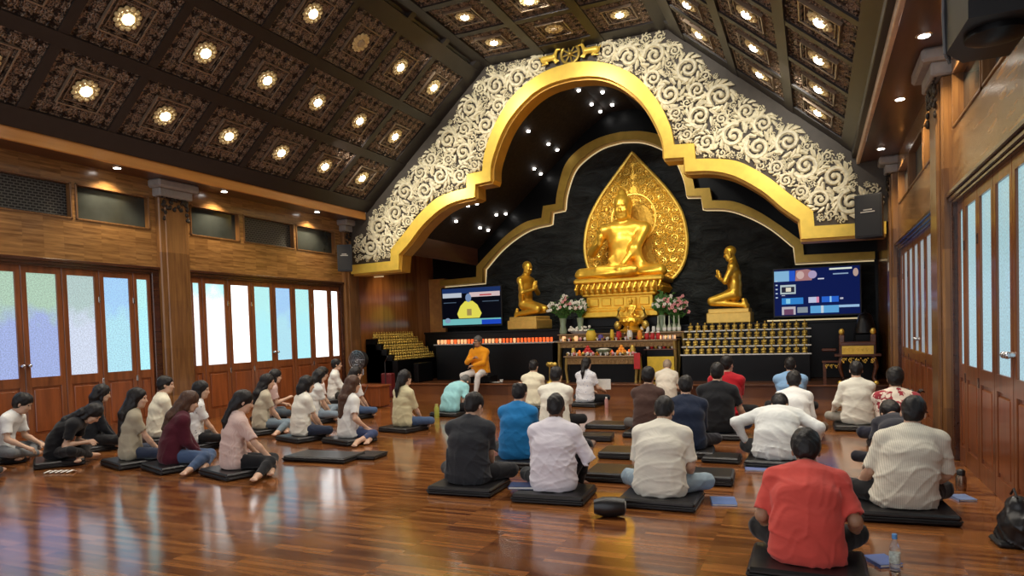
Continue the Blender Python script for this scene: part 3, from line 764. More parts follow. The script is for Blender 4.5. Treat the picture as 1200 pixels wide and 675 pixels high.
def sculpt(prims, vox, disp=None):
    """surface of the combined solids as (verts, quads)"""
    lo = np.array([9e9]*3); hi = -lo
    for p in prims:
        if p['op'] != 'u': continue
        if p['t'] == 'c':
            m = max(p['ra'], p['rb'])*max(1, p['ratio']); lo = np.minimum(lo, np.minimum(p['a'], p['b'])-m); hi = np.maximum(hi, np.maximum(p['a'], p['b'])+m)
        else:
            m = float(p['r'].max()); lo = np.minimum(lo, p['c']-m); hi = np.maximum(hi, p['c']+m)
    lo -= 3*vox; hi += 3*vox
    B = 8; nb = np.ceil((hi-lo)/(vox*B)).astype(int)+1
    n = nb*B
    g = np.stack(np.meshgrid(*[np.arange(q) for q in nb], indexing='ij'), -1).reshape(-1, 3)
    cen = (lo+(g*B+(B-1)/2)*vox).astype(np.float32); Rb = vox*B*.87
    D = np.full(len(cen), 1.0, np.float32); per = []
    for p in prims:
        e = _dist(p, cen); per.append(e); D = _comb(D, e, p)
    act = np.abs(D) < Rb*1.35+.02
    F = np.where(D > 0, .5, -.5).astype(np.float32).reshape(nb)
    F = np.repeat(np.repeat(np.repeat(F, B, 0), B, 1), B, 2)
    ai = np.nonzero(act)[0]
    off = np.stack(np.meshgrid(*[np.arange(B)]*3, indexing='ij'), -1).reshape(-1, 3)
    Pn = (lo+(g[ai][:, None, :]*B+off[None])*vox).astype(np.float32)     # blocks x 512 x 3
    Dn = np.full(Pn.shape[:2], 1.0, np.float32)
    for p, e in zip(prims, per):
        m = (e[ai] < Rb+p['k']+.01) if p['op'] != 'i' else (e[ai] > -Rb-.01)
        if not m.any(): continue
        q = Pn[m]; s = q.shape[:2]
        Dn[m] = _comb(Dn[m].reshape(-1), _dist(p, q.reshape(-1, 3)), p).reshape(s)
    if disp is not None: Dn = Dn+disp(Pn.reshape(-1, 3)).reshape(Dn.shape)
    idx = g[ai][:, None, :]*B+off[None]
    F[idx[..., 0], idx[..., 1], idx[..., 2]] = Dn
    # surface nets
    S = F < 0
    c = [(i, j, k) for i in (0, 1) for j in (0, 1) for k in (0, 1)]
    nx, ny, nz = F.shape
    cnt = np.zeros((nx-1, ny-1, nz-1), np.int8)
    for (i, j, k) in c: cnt += S[i:nx-1+i, j:ny-1+j, k:nz-1+k]
    I = np.stack(np.nonzero((cnt > 0) & (cnt < 8)), -1)
    vid = np.full(cnt.shape, -1, np.int32); vid[I[:, 0], I[:, 1], I[:, 2]] = np.arange(len(I))
    val = np.stack([F[I[:, 0]+i, I[:, 1]+j, I[:, 2]+k] for (i, j, k) in c], 1)
    acc = np.zeros((len(I), 3)); num = np.zeros(len(I))
    for a in range(8):
        for b in range(a+1, 8):
            ca, cb = np.array(c[a]), np.array(c[b])
            if np.abs(ca-cb).sum() != 1: continue
            m = (val[:, a] < 0) != (val[:, b] < 0)
            t = val[m, a]/(val[m, a]-val[m, b]); acc[m] += ca+t[:, None]*(cb-ca); num[m] += 1
    V = (lo+(I+acc/num[:, None])*vox)
    Q = []
    for ax in range(3):
        u, w = (ax+1) % 3, (ax+2) % 3
        sl0 = [slice(0, q-1) for q in F.shape]; sl1 = list(sl0); sl1[ax] = slice(1, F.shape[ax])
        sl0[ax] = slice(0, F.shape[ax]-1)
        a, b = S[tuple(sl0)], S[tuple(sl1)]
        E = np.stack(np.nonzero(a != b), -1)
        E = E[(E[:, u] > 0) & (E[:, w] > 0)]
        flip = a[E[:, 0], E[:, 1], E[:, 2]]
        def at(du, dw):
            X = E.copy(); X[:, u] -= du; X[:, w] -= dw; return vid[X[:, 0], X[:, 1], X[:, 2]]
        q = np.stack([at(0, 0), at(1, 0), at(1, 1), at(0, 1)], 1)
        q[~flip] = q[~flip][:, ::-1]
        Q.append(q[(q >= 0).all(1)])
    Q = np.concatenate(Q)
    # two light relaxations
    for _ in range(2):
        acc = np.zeros_like(V); num = np.zeros(len(V))
        for e in range(4):
            a, b = Q[:, e], Q[:, (e+1) % 4]
            for q in range(3): acc[:, q] += np.bincount(a, V[b, q], len(V))+np.bincount(b, V[a, q], len(V))
            num += np.bincount(a, minlength=len(V))+np.bincount(b, minlength=len(V))
        num[num == 0] = 1
        V = V*.5+.5*acc/num[:, None]
    return V, Q
def sculpt_mesh(name, prims, vox, mat, disp=None, keep=None):
    V, Q = sculpt(prims, vox, disp)
    if keep is not None and len(Q): Q = Q[keep(V[Q].mean(1))]
    me = bpy.data.meshes.new(name)
    me.vertices.add(len(V)); me.vertices.foreach_set('co', V.astype(np.float32).ravel())
    me.loops.add(len(Q)*4); me.loops.foreach_set('vertex_index', Q.astype(np.int32).ravel())
    me.polygons.add(len(Q)); me.polygons.foreach_set('loop_start', np.arange(0, len(Q)*4, 4, dtype=np.int32))
    me.polygons.foreach_set('use_smooth', np.ones(len(Q), bool))
    me.update(calc_edges=True); me.materials.append(mat)
    return me
def rotm(rx=0, ry=0, rz=0):
    return np.array(Matrix.Rotation(rz, 3, 'Z') @ Matrix.Rotation(ry, 3, 'Y') @ Matrix.Rotation(rx, 3, 'X'))
def ik(S, T, l1, l2, hint):
    S, T, hint = np.array(S, float), np.array(T, float), np.array(hint, float)
    d = T-S; D = np.linalg.norm(d)
    if D > (l1+l2)*.995: T = S+d*(l1+l2)*.995/D; d = T-S; D = np.linalg.norm(d)
    D = max(D, abs(l1-l2)+.02); u = d/np.linalg.norm(d)
    a = (l1*l1-l2*l2+D*D)/(2*D); h = math.sqrt(max(l1*l1-a*a, 0))
    v = hint-(hint@u)*u; v = v/(np.linalg.norm(v)+1e-9)
    return S+u*a+v*h, T

def pose(p):
    """joint positions for a figure facing +Y, with the seat surface at z=p['seat']"""
    g = p.get; s0 = g('seat', .09); J = {}
    lean, curve = math.radians(g('lean', 12)), math.radians(g('curve', 14))
    side = math.radians(g('side', 0))
    def step(pt, L, an): return pt+L*np.array([math.sin(side)*math.cos(an), math.sin(an), math.cos(an)*math.cos(side)])
    b = g('bulk', 1.0); hgt = g('h', 1.0)
    P = np.array([0, 0, s0+.105*hgt]) if 'pelvis' not in p else np.array(p['pelvis'], float)
    W = step(P, .135*hgt, lean*.3-.03); Cc = step(W, .17*hgt, lean); U = step(Cc, .15*hgt, lean+curve*.7)
    Nk = step(U, .065*hgt, lean+curve); na = g('neck', None); na = (lean+curve)*.8+.1 if na is None else math.radians(na)
    hy = step(Nk, .066*hgt, na)
    hp, hyaw, hr = math.radians(g('hpitch', 20)), math.radians(g('hyaw', 0)), math.radians(g('hroll', 0))
    RH = rotm(0, 0, hyaw) @ rotm(-hp, 0, 0) @ rotm(0, hr, 0)
    Hc = hy+RH @ np.array([0, .025, .095])*hgt
    sw = g('sw', .172)*b
    tw = math.radians(g('twist', 0))
    lat = np.array([math.cos(tw), math.sin(tw), 0]); J['lat'] = lat
    sh = g('shrug', 0)
    for s, n in ((1, 'R'), (-1, 'L')):
        S = U+np.array([0, 0, -.022+sh])+lat*s*sw*hgt*1.0+np.array([0, math.sin(lean+curve)*.02, 0])
        T = np.array(p['hand'+n], float)+np.array([0, 0, 0]); E, T = ik(S, T, .275*hgt, .245*hgt, g('elbow'+n, (s*.42, -.55, -.9)))
        J['S'+n], J['E'+n], J['W'+n] = S, E, T
    legs = g('legs', 'cross')
    hipw = .095*hgt
    for s, n in ((1, 'R'), (-1, 'L')):
        Hp = P+np.array([s*hipw, .02, -.025]); J['H'+n] = Hp
        if legs == 'cross': K, A, toe = [s*.36, .30, s0+.07], [-s*.10, .37+.03*s, s0-.01], [-s*.26, .37+.04*s, s0-.03]
        elif legs == 'cross_tight': K, A, toe = [s*.31, .27, s0+.12], [-s*.10, .33+.03*s, s0-.01], [-s*.24, .36+.04*s, s0-.03]
        elif legs == 'kneel': K, A, toe = [s*.12, .36, .07], [s*.09, -.10, .05], [s*.09, -.22, .035]
        elif legs == 'side_right': K, A, toe = [(.30 if s > 0 else -.02), (.26 if s > 0 else .33), s0+.04], [.36+.02*s, -.05 if s > 0 else .16, s0-.03], [.47+.02*s, -.16 if s > 0 else .06, .03]
        elif legs == 'side_left': K, A, toe = [(-.30 if s < 0 else .02), (.26 if s < 0 else .33), s0+.04], [-.36+.02*s, -.05 if s < 0 else .16, s0-.03], [-.47+.02*s, -.16 if s < 0 else .06, .03]
        elif legs == 'stretch_right': K, A, toe = ([.40, .30, s0+.08], [.60, .10, .07], [.70, .02, .05]) if s > 0 else ([.12, .42, s0+.06], [.42, .30, s0-.02], [.52, .26, .05])
        elif legs == 'knee_up': K, A, toe = ([.26, .30, s0+.36], [.16, .40, .06], [.19, .54, .03]) if s > 0 else ([-.35, .30, s0+.07], [.02, .34, s0-.01], [.14, .38, s0-.03])
        elif legs == 'chair': K, A, toe = [s*.15, .42, s0+.02], [s*.11, .44, .075], [s*.14, .60, .03]
        if ('knee'+n) in p: K, A, toe = p['knee'+n], p['ankle'+n], p['toe'+n]
        K = Hp+(np.array(K)-Hp)*1.0; J['K'+n], J['A'+n], J['T'+n] = K, np.array(A, float), np.array(toe, float)
    J.update(P=P, W=W, C=Cc, U=U, N=Nk, B=hy, H=Hc, RH=RH, lat=lat)
    return J
def torso(J, b, g=0, k=.05, w=1.0):
    """stacked ellipse sections; g grows them into clothing"""
    x = J['lat']; P, W, C, U, Nk = (J[q] for q in 'PWCUN')
    return [rc(P+(0, 0, -.035), W, .122*b+g, .105*b+g, x, 1.42*w, k), rc(W, C, .105*b+g, .108*b+g, x, 1.42*w, k), rc(C, U-(0, 0, .02), .106*b+g, .080*b+g, x, 1.48*w, k),
            rc(U+x*.08-(0, 0, .02), U-x*.08-(0, 0, .02), .072*b+g, .072*b+g, None, 1, k), rc(J['SR'], Nk, .050*b+g*.8, .050+g*.5, k=.04), rc(J['SL'], Nk, .050*b+g*.8, .050+g*.5, k=.04), rc(U, Nk, .074*b+g, .055+g*.6, x, 1.2, .05)]
def arm(J, n, b, g=0, k=.03):
    return [rc(J['U']+(J['S'+n]-J['U'])*.55, J['S'+n], .062*b+g, .056*b+g, k=.05), rc(J['S'+n], J['E'+n], .052*b+g, .040*b+g, k=k)]
def hand(J, n, s, grip):
    """palm, four fingers of different lengths and a thumb; direction follows the forearm"""
    W, E = J['W'+n], J['E'+n]; f = (W-E)/np.linalg.norm(W-E)
    up = np.array(J.get('palm'+n, (0, 0, 1.0))); a = np.cross(f, up); a = a/(np.linalg.norm(a)+1e-9); up = np.cross(a, f)   # a: across the palm
    if 'hdir'+n in J: f = np.array(J['hdir'+n], float); f = f/np.linalg.norm(f); a = np.cross(f, up); a /= np.linalg.norm(a)+1e-9; up = np.cross(a, f)
    a = a*(-s)         # towards the thumb
    pr = [rc(W, W+f*.085, .024, .030, a, 1.45, .012)]
    curl = grip
    for i, (o, L) in enumerate(((.030, .070), (.010, .078), (-.010, .073), (-.029, .056))):
        b0 = W+f*.085+a*o; d1 = f*math.cos(curl*.6)-up*math.sin(curl*.6)+a*o*1.2; d2 = f*math.cos(curl*1.5)-up*math.sin(curl*1.5)+a*o*.8
        m = b0+d1*L*.55; pr += [rc(b0, m, .0098, .0088, k=.006), rc(m, m+d2*L*.55, .0088, .0072, k=.004)]
    t0 = W+f*.03+a*.026; t1 = t0+(f*.55+a*.65-up*.3)*.045; pr += [rc(t0, t1, .0135, .011, k=.01), rc(t1, t1+(f*.9+a*.15-up*.3)*.032, .011, .0085, k=.004)]
    return pr
def head(J, h=1.0, detail=True):
    H, R = J['H'], J['RH']; T = lambda v: H+R@(np.array(v)*h)
    pr = [rc(J['N']+(0, 0, -.01), J['B']+R@np.array([0, .0, .01]), .056*h, .052*h, k=.03),
          el(T((0, -.012, .032)), np.array((.073, .094, .088))*h, R, .02), el(T((0, .030, -.035)), np.array((.057, .062, .083))*h, R, .03), rc(T((-.03, .045, -.085)), T((.03, .045, -.085)), .024*h, .024*h, k=.03), el(T((0, .066, -.100)), np.array((.020, .018, .016))*h, R, .02)]
    if detail:
        pr += [rc(T((0, .086, .008)), T((0, .106, -.032)), .007*h, .0125*h, k=.012), rc(T((.012, .093, -.036)), T((-.012, .093, -.036)), .008*h, .008*h, k=.008),
               rc(T((-.034, .080, .030)), T((.034, .080, .030)), .011*h, .011*h, k=.015), rc(T((-.017, .087, -.066)), T((.017, .087, -.066)), .0065*h, .0065*h, k=.008)]
        for s in (1, -1):
            pr += [el(T((s*.031, .098, .010)), np.array((.016, .016, .010))*h, R, .012, 's'), el(T((s*.078, -.006, -.012)), np.array((.010, .019, .031))*h, R @ rotm(.1, 0, s*-.35), .008), el(T((s*.040, .068, -.028)), np.array((.018, .016, .018))*h, R, .02)]
    return pr
def hair(J, style, h=1.0):
    H, R = J['H'], J['RH']; T = lambda v: H+R@(np.array(v)*h)
    if style == 'bald': return None
    pr = [el(T((0, -.016, .037)), np.array((.0865, .109, .101))*h, R, .02)]
    if style in ('short', 'balding', 'cropped', 'wavy'):
        pr += [el(T((0, -.055, -.02)), np.array((.070, .060, .075))*h, R, .03)]
        if style == 'wavy': pr += [el(T((0, -.02, .062)), np.array((.088, .105, .086))*h, R, .03), el(T((0, -.06, .0)), np.array((.080, .064, .08))*h, R, .03)]
        if style == 'cropped': pr = [el(T((0, -.014, .036)), np.array((.0785, .100, .094))*h, R, .02), el(T((0, -.055, -.02)), np.array((.066, .056, .07))*h, R, .03)]
        pr += [el(T((0, .11, -.055)), np.array((.085, .085, .115))*h, R, .01, 's')]
        for s in (1, -1): pr += [el(T((s*.088, .01, -.055)), np.array((.030, .042, .060))*h, R, .01, 's')]
        pr += [pln(T((0, -.08, -.088)), R@np.array([0, -.25, -1.0]))]
        if style == 'balding': pr += [el(T((0, -.03, .125)), np.array((.066, .085, .055))*h, R, .01, 's')]
        return pr
    # long styles: cap, then hair falling behind
    x = J['lat']; back = np.array([0, -1, 0])
    nk = J['B']+R@np.array([0, -.055, .02])*h
    pr += [rc(T((0, -.045, .02)), nk, .078*h, .068*h, x, 1.15, .03)]
    if style == 'bob':
        pr += [rc(nk, nk+(0, -.02, -.06), .070*h, .058*h, x, 1.3, .03)]
        for s in (1, -1): pr += [rc(T((s*.066, -.01, .02)), T((s*.068, .005, -.10)), .026, .022, k=.02)]
    elif style in ('long', 'verylong'):
        U, C = J['U'], J['C']; q1 = U+(0, -.105, .03); q2 = C+(0, -.125, .02 if style == 'long' else -.10)
        pr += [rc(nk, q1, .066*h, .058*h, x, 1.5, .03), rc(q1, q2, .052*h, .030*h, x, 1.9, .03)]
        for s in (1, -1): pr += [rc(T((s*.062, -.015, .03)), T((s*.066, -.01, -.09)), .030, .026, k=.02), rc(T((s*.066, -.01, -.09)), q1+x*s*.06, .026, .03, k=.02)]
    elif style in ('pony', 'lowpony'):
        z = .03 if style == 'pony' else -.05
        k0 = T((0, -.115, z)); U = J['U']; q1 = U+(0, -.13, .05 if style == 'pony' else .0); q2 = q1+np.array([0, -.01, -.13])
        pr += [el(k0, (.03, .03, .03), None, .01), rc(k0, q1, .030*h, .034*h, x, 1.2, .015), rc(q1, q2, .034*h, .012, x, 1.2, .015)]
    elif style == 'bun':
        pr += [el(T((0, -.12, .03)), (.045, .04, .045), None, .01)]
    pr += [el(T((0, .118, -.05)), np.array((.062, .085, .105))*h, R, .012, 's')]
    return pr

def wrinkle(seed, amp=.005):
    r = np.random.RandomState(seed); K = r.normal(size=(7, 3)).astype(np.float32); K[:, 2] *= 1.3
    K = K/np.linalg.norm(K, axis=1)[:, None]*r.uniform(16, 42, (7, 1)).astype(np.float32); ph = r.uniform(0, 6, 7).astype(np.float32)
    def f(P):
        wv = np.sin(P@K[0]*.45+ph[0])*.9; d = np.zeros(len(P), np.float32)
        for i in range(1, 7):
            c = np.sin(P@K[i]*.75+ph[i]+wv*(1 if i % 2 else -1)); mk = np.clip(.5+.9*np.sin(P@K[(i+2) % 7]*.4+ph[i]*2), 0, 1)
            d += np.exp(-(c/.22)**2)*mk
        z = P[:, 2]; m = np.clip(1.25-(z-.1)*1.3, .4, 1.2)
        return -amp*.95*d*m+amp*.35
    return f
def hairdisp(seed):
    r = np.random.RandomState(seed); a, b_, c = r.uniform(0, 6, 3)
    def f(P):
        w = np.sin(P[:, 2]*34+a)*1.6
        return (.0026*np.sin(P[:, 0]*95+w+b_)*np.sin(P[:, 1]*85+w*1.3+c)+.0030*np.sin(P[:, 0]*38+P[:, 2]*50+a)*np.sin(P[:, 1]*44-P[:, 2]*30+b_)).astype(np.float32)
    return f
FABS = {}
def fab(col, kind=None, col2=(.5, .03, .05)):
    key = (tuple(col), kind)
    if key not in FABS: FABS[key] = fabric('cloth '+str(len(FABS)+1), col, kind, col2)
    return FABS[key]
EYE = plain('eye dark', (.02, .012, .01), .2); _eye_me = None
n_person = 0
def person(label, x, y, rz=0, **p):
    """a clothed figure: one continuous body mesh that carries its clothes and hair"""
    global n_person, _eye_me
    n_person += 1
    D = math.hypot(x, y); near = D < 7.2
    b = p.get('bulk', 1.0); sk = SKIN[p.get('skin', 'light')]
    p.setdefault('handR', (.13, .30, p.get('seat', .09)+.07)); p.setdefault('handL', (-.07, .33, p.get('seat', .09)+.06))
    J = pose(p)
    for q in ('palmR', 'palmL', 'hdirR', 'hdirL'):
        if q in p: J[q] = p[q]
    vb = p.get('vox', .0075 if near else .0105); vc = .0095 if near else .0125
    h = p.get('hs', 1.0)*1.05
    body = torso(J, b*.93, -.008)+head(J, h)
    for n, s in (('R', 1), ('L', -1)):
        body += arm(J, n, b*.95, -.004)+[rc(J['E'+n], J['E'+n]+(J['W'+n]-J['E'+n])*.35, .039*b, .038*b, k=.02), rc(J['E'+n]+(J['W'+n]-J['E'+n])*.3, J['W'+n], .038*b, .025, k=.02)]
        body += hand(J, n, s, p.get('grip'+n, .5))
        th = .074*b
        body += [rc(J['H'+n], J['K'+n], th, .050*b, k=.04), rc(J['K'+n], (J['K'+n]*.6+J['A'+n]*.4), .049*b, .050*b, k=.02), rc(J['K'+n]*.6+J['A'+n]*.4, J['A'+n], .050*b, .034, k=.02)]
        A, T = J['A'+n], J['T'+n]; fd = (T-A)/np.linalg.norm(T-A); sd = np.cross(fd, (0, 0, 1)); sd = sd/(np.linalg.norm(sd)+1e-9)
        body += [rc(A-fd*.03+(0, 0, -.01), A+fd*.03, .034, .032, k=.02), rc(A, T, .032, .026, sd, 1.35, .02)]
        for i in range(5): body += [rc(T+sd*(i-2)*.017*s, T+sd*(i-2)*.018*s+fd*(.035-.004*i), .0115 if i else .015, .008, k=.006)]
    me = sculpt_mesh('person', body, vb, sk)
    root = bpy.data.objects.new('person', me); COL.objects.link(root)
    root.location = (x, y, 0); root.rotation_euler = (0, 0, rz); tag(root, label, 'person', p.get('group'))
    sc = p.get('scale', 1.0); root.scale = (sc, sc, sc)
    # shirt
    g = p.get('loose', .016); col = p.get('shirt', (.7, .68, .62))
    sh = torso(J, b, g, .06, p.get('wide', 1.04))
    P0 = J['P']; s0 = p.get('seat', .09)
    sh += [rc(P0+(0, -.01, -.03), J['W'], .128*b+g, .110*b+g, J['lat'], 1.45, .05)]
    sl = p.get('sleeve', 'short')
    for n in ('R', 'L'):
        S, E, W = J['S'+n], J['E'+n], J['W'+n]
        if sl == 'none': sh += [rc(J['U']+(S-J['U'])*.4, S, .066*b+g*.5, .058*b+g*.6, k=.04)]; continue
        sh += [rc(J['U']+(S-J['U'])*.4, S, .066*b+g*.5, .060*b+g*.7, k=.05)]
        if sl == 'short':
            e = S+(E-S)*p.get('slen', .72); sh += [rc(S, e, .058*b+g*.6, .054*b+g*.7, k=.03)]
            nn = (E-S)/np.linalg.norm(E-S); sh += [dict(t='c', a=(e+nn*.065).astype(np.float32), b=(e+nn*.10).astype(np.float32), ra=.085, rb=.085, lat=None, ratio=1, k=.0, op='s')]
        else:
            e = W-(W-E)*.12/np.linalg.norm(W-E)*.1; sh += [rc(S, E, .058*b+g*.5, .050*b+g*.4, k=.03), rc(E, e, .050*b+g*.4, .032+g*.4, k=.02)]
    # neck opening and hem
    Nk, B = J['N'], J['B']; nd = (B-Nk)/np.linalg.norm(B-Nk)
    if p.get('collar', False): sh += [rc(Nk-nd*.03, Nk+nd*.035, .070, .060, k=.012)]
    top = Nk+nd*(.035 if p.get('collar') else .004)
    sh += [rc(top+nd*.045, top+nd*.12, .060, .075, k=.0, op='s')]
    hem = p.get('hem', s0-.002)
    sh += [pln((0, 0, hem), (0, 0, -1))]
    for n in ('R', 'L'):       # keep the garment clear of the lap
        pass
    m1 = sculpt_mesh('shirt', sh, vc, fab(col, p.get('pattern'), p.get('col2', (.5, .03, .05))), wrinkle(n_person, p.get('crumple', .007)))
    o = link_mesh(p.get('top', 'shirt'), m1, root)
    # trousers or skirt
    tr = [rc(P0+(0, 0, -.045), P0+(0, 0, .03), .120*b+.008, .110*b+.004, J['lat'], 1.42, .04)]
    tl = p.get('tlen', .93)
    for n in ('R', 'L'):
        Hp, K, A = J['H'+n], J['K'+n], J['A'+n]; e = K+(A-K)*tl
        tr += [rc(Hp, K, .090*b, .066*b, k=.04), rc(K, K*.6+e*.4, .064*b, .060*b, k=.02), rc(K*.6+e*.4, e, .060*b, .047, k=.02)]
    if p.get('skirt'):
        tr += [rc(J['KR'], J['KL'], .07, .07, k=.06), rc(P0, (J['KR']+J['KL'])/2, .11, .08, k=.06)]
    m2 = sculpt_mesh('trousers', tr, vc, fab(p.get('legs_col', (.02, .02, .024))), wrinkle(n_person+50, .005))
    link_mesh('skirt' if p.get('skirt') else 'trousers', m2, root)
    # hair
    st = p.get('hair', 'short'); hp = hair(J, st, h)
    if hp:
        m3 = sculpt_mesh('hair', hp, .006 if near else .0085, HAIR[p.get('haircol', 'black')], hairdisp(n_person))
        link_mesh('hair', m3, root)
    # eyes
    if _eye_me is None:
        e_o = MB().ball((0, 0, 0), .0085, 10, 7).build('eye', EYE, None, smooth=True); _eye_me = e_o.data; bpy.data.objects.remove(e_o)
    for s in (1, -1):
        e_o = link_mesh('eye', _eye_me, root); e_o.location = Vector(J['H']+J['RH']@(np.array((s*.031, .0795, .010))*h)); e_o.rotation_euler = Matrix(J['RH'].tolist()).to_euler()
    for q, fn in (p.get('extra') or {}).items():
        fn(root, J, q, h)
    return root, J
def glasses(root, J, name, h):
    H, R = J['H'], J['RH']; T = lambda v: tuple(H+R@(np.array(v)*h)); m = MB()
    for s in (1, -1):
        m.tube([T((s*.031+.024*math.cos(i*PI/6), .097, .008+.018*math.sin(i*PI/6))) for i in range(13)], .002, 5); m.tube([T((s*.055, .096, .012)), T((s*.080, .02, .010)), T((s*.082, -.01, -.0))], .002, 5)
    m.tube([T((-.008, .10, .012)), T((.008, .10, .012))], .002, 5); m.build('glasses', M['plastic'], root)
def band(root, J, name, h):
    H, R = J['H'], J['RH']; T = lambda v: tuple(H+R@(np.array(v)*h))
    m = MB().tube([T((.083*math.cos(i*PI/12), -.014+.103*math.sin(i*PI/12), .03)) for i in range(25)], .011, 6, 1.6); m.build('headband', M['plastic'], root, smooth=True)
# ================================================================== altar
def deer(s, cx, lab):
    q = lambda x, z, y=0: (x*s, y, z)
    pr = [rc(q(.17, -.03), q(-.08, -.02), .075, .062, k=.03), rc(q(-.10, .0), q(-.15, .13), .048, .030, k=.03), rc(q(-.15, .15), q(-.235, .125), .034, .016, k=.02), rc(q(-.13, .18), q(-.09, .24), .013, .007, k=.01),
          rc(q(-.10, -.06), q(-.19, -.12), .028, .018, k=.02), rc(q(-.19, -.12), q(-.10, -.15), .017, .013, k=.01), rc(q(-.06, -.06), q(-.13, -.15), .028, .016, k=.02), rc(q(.17, -.07), q(.07, -.13), .045, .022, k=.02), rc(q(.07, -.13), q(.22, -.15), .020, .014, k=.01), rc(q(.24, .0), q(.28, .05), .018, .010, k=.01)]
    o = link_mesh('deer_figure', sculpt_mesh('deer_figure', pr, .009, M['goldband']), None, (cx, YA-.12, 7.71)); tag(o, lab, 'figure')
deer(1, XC+.45, 'small gold kneeling deer on the speaker-wall side of the gold wheel')
deer(-1, XC-.45, 'small gold kneeling deer on the bright-window side of the gold wheel')

B_ = M['black']
tag(MB().box(-10.65, .95, 17.35, YB-.02, .27, 1.60, .01).box(-10.65, .95, 17.30, YB-.02, 1.56, 1.62, .01).build('altar_platform', B_), 'long black altar platform under the stone wall, carrying the large statues', 'platform')
tag(MB().box(-6.35, -3.15, 17.45, YB-.02, 1.62, 1.86, .015).build('statue_step', B_), 'black raised step beneath the big seated golden statue', 'step')
ct = thing('counter', 'long black counter with a pale top edge holding rows of red votive cups', 'counter', (-8.0, 16.8, .27))
MB().box(-9.75, -6.25, 16.45, 17.28, .27, 1.24, .01).build('body', B_, ct, world=True)
MB().box(-9.8, -6.2, 16.40, 17.29, 1.24, 1.275, .008).build('counter_top', M['capital'], ct, world=True)
# votive cups
vc_me = MB().lathe([(.028, 0), (.038, .05), (.036, .11)], seg=10)
vproto = {}
rv = random.Random(2)
for i in range(64):
    x = -9.7+i*(3.35/63); row = i % 2
    red = not (i in range(0, 5) or i in range(12, 17) or i in range(28, 34) or rv.random() < .25)
    key = red
    if key not in vproto:
        o = MB().lathe([(.026, 0), (.036, .05), (.034, .12)], seg=10).build('votive_cup', M['candle' if red else 'candle2'], smooth=True); vproto[key] = o
    else: o = vproto[key].copy(); COL.objects.link(o)
    o.location = (x, 16.52+.12*row, 1.275)
    tag(o, ('red' if red else 'cream')+f' votive cup on the long black counter, number {i+1} counted from its window end', 'votive cup', ('red' if red else 'cream')+' votive cups on the long black counter')

# ---- the big statue, its halo and pedestal
def statue(name, pz, parent, extra=(), vox=.010, legs=True, mat='gold', drape=True):
    J = pose(pz)
    for q in ('hdirR', 'hdirL', 'palmR', 'palmL'):
        if q in pz: J[q] = pz[q]
    b = pz.get('bulk', 1.0); pr = torso(J, b, .0, .05)+head(J, 1.0)
    for n, s in (('R', 1), ('L', -1)):
        pr += arm(J, n, b, .002)+[rc(J['E'+n], J['W'+n], .044*b, .028, k=.03)]+hand(J, n, s, pz.get('grip'+n, .3))
        kk = .05 if pz.get('legs') != 'kneel' else .018
        pr += [rc(J['H'+n], J['K'+n]+((0, 0, .03) if kk < .02 else (0, 0, 0)), .090, .064, k=kk), rc(J['K'+n], J['A'+n], .060, .042, k=min(kk, .03)), rc(J['A'+n], J['T'+n], .036, .028, k=.02)]
    T = lambda v: J['H']+J['RH']@np.array(v)
    for s in (1, -1): pr += [rc(T((s*.080, -.008, .01)), T((s*.074, -.004, -.075)), .011, .013, k=.01)]
    pr += list(extra(J, T)) if callable(extra) else list(extra)
    return link_mesh(name, sculpt_mesh(name, pr, vox, M[mat]), parent), J
def bud_extra(J, T):
    e = [el(T((0, -.016, .052)), (.093, .112, .102), J['RH'], .01), el(T((0, -.02, .150)), (.050, .050, .045), J['RH'], .015), rc(T((0, -.02, .185)), T((0, -.02, .215)), .018, .006, k=.015), rc(T((0, -.06, .03)), J['B']+(0, -.03, .0), .085, .06, (1, 0, 0), 1.2, .03),
         el(T((0, .128, -.04)), (.070, .085, .100), J['RH'], .01, 's')]
    e += [q for q in head(J, 1.12)[1:]]
    # robe: hem across the chest, sleeve falling from one shoulder, folds over the lap
    U, C, P = J['U'], J['C'], J['P']
    for q in range(3): e += [rc(J['SL']+(.02+.02*q, .045, .02-.03*q), P+(.15-.02*q, .09, .10-.03*q), .020, .022, k=.012)]
    e += [rc(J['SL']+(0, .0, .0), J['EL'], .068, .062, k=.03), rc(J['EL'], P+(-.25, .10, -.06), .055, .05, k=.05)]
    e += [el((0, .18, .06), (.44, .22, .045), None, .04), rc((-.20, .38, .09), (.22, .30, .12), .045, .042, k=.02)]
    for q in range(5): e += [rc((-.22+.05*q, .40, .10), (-.05+.06*q, .18, .16), .012, .012, k=.012)]
    return e
BX, BY, BZ = -4.72, 17.98, 2.86
bud = thing('seated_statue', 'huge golden seated statue with one hand raised, before a leaf-shaped carved halo', 'statue', (BX, BY, BZ), PI)
bp = dict(seat=.03, lean=0, curve=2, hpitch=8, neck=0, bulk=1.12, sw=.205, handR=(.235, .17, .41), handL=(-.02, .24, .14), elbowR=(.8, -.35, -1), elbowL=(-1, -.3, -.5), hdirR=(-.1, .1, 1), palmR=(0, -1, .1), gripR=.25,
          kneeR=[.44, .22, .08], ankleR=[-.12, .36, .07], toeR=[-.22, .33, .08], kneeL=[-.44, .22, .08], ankleL=[.12, .30, .04], toeL=[.24, .28, .05])
bo, _ = statue('figure', bp, bud, bud_extra, .0095)
bo.scale = (2.42, 2.42, 2.42); bo.location = (0, -.15, 0)
ped = MB()
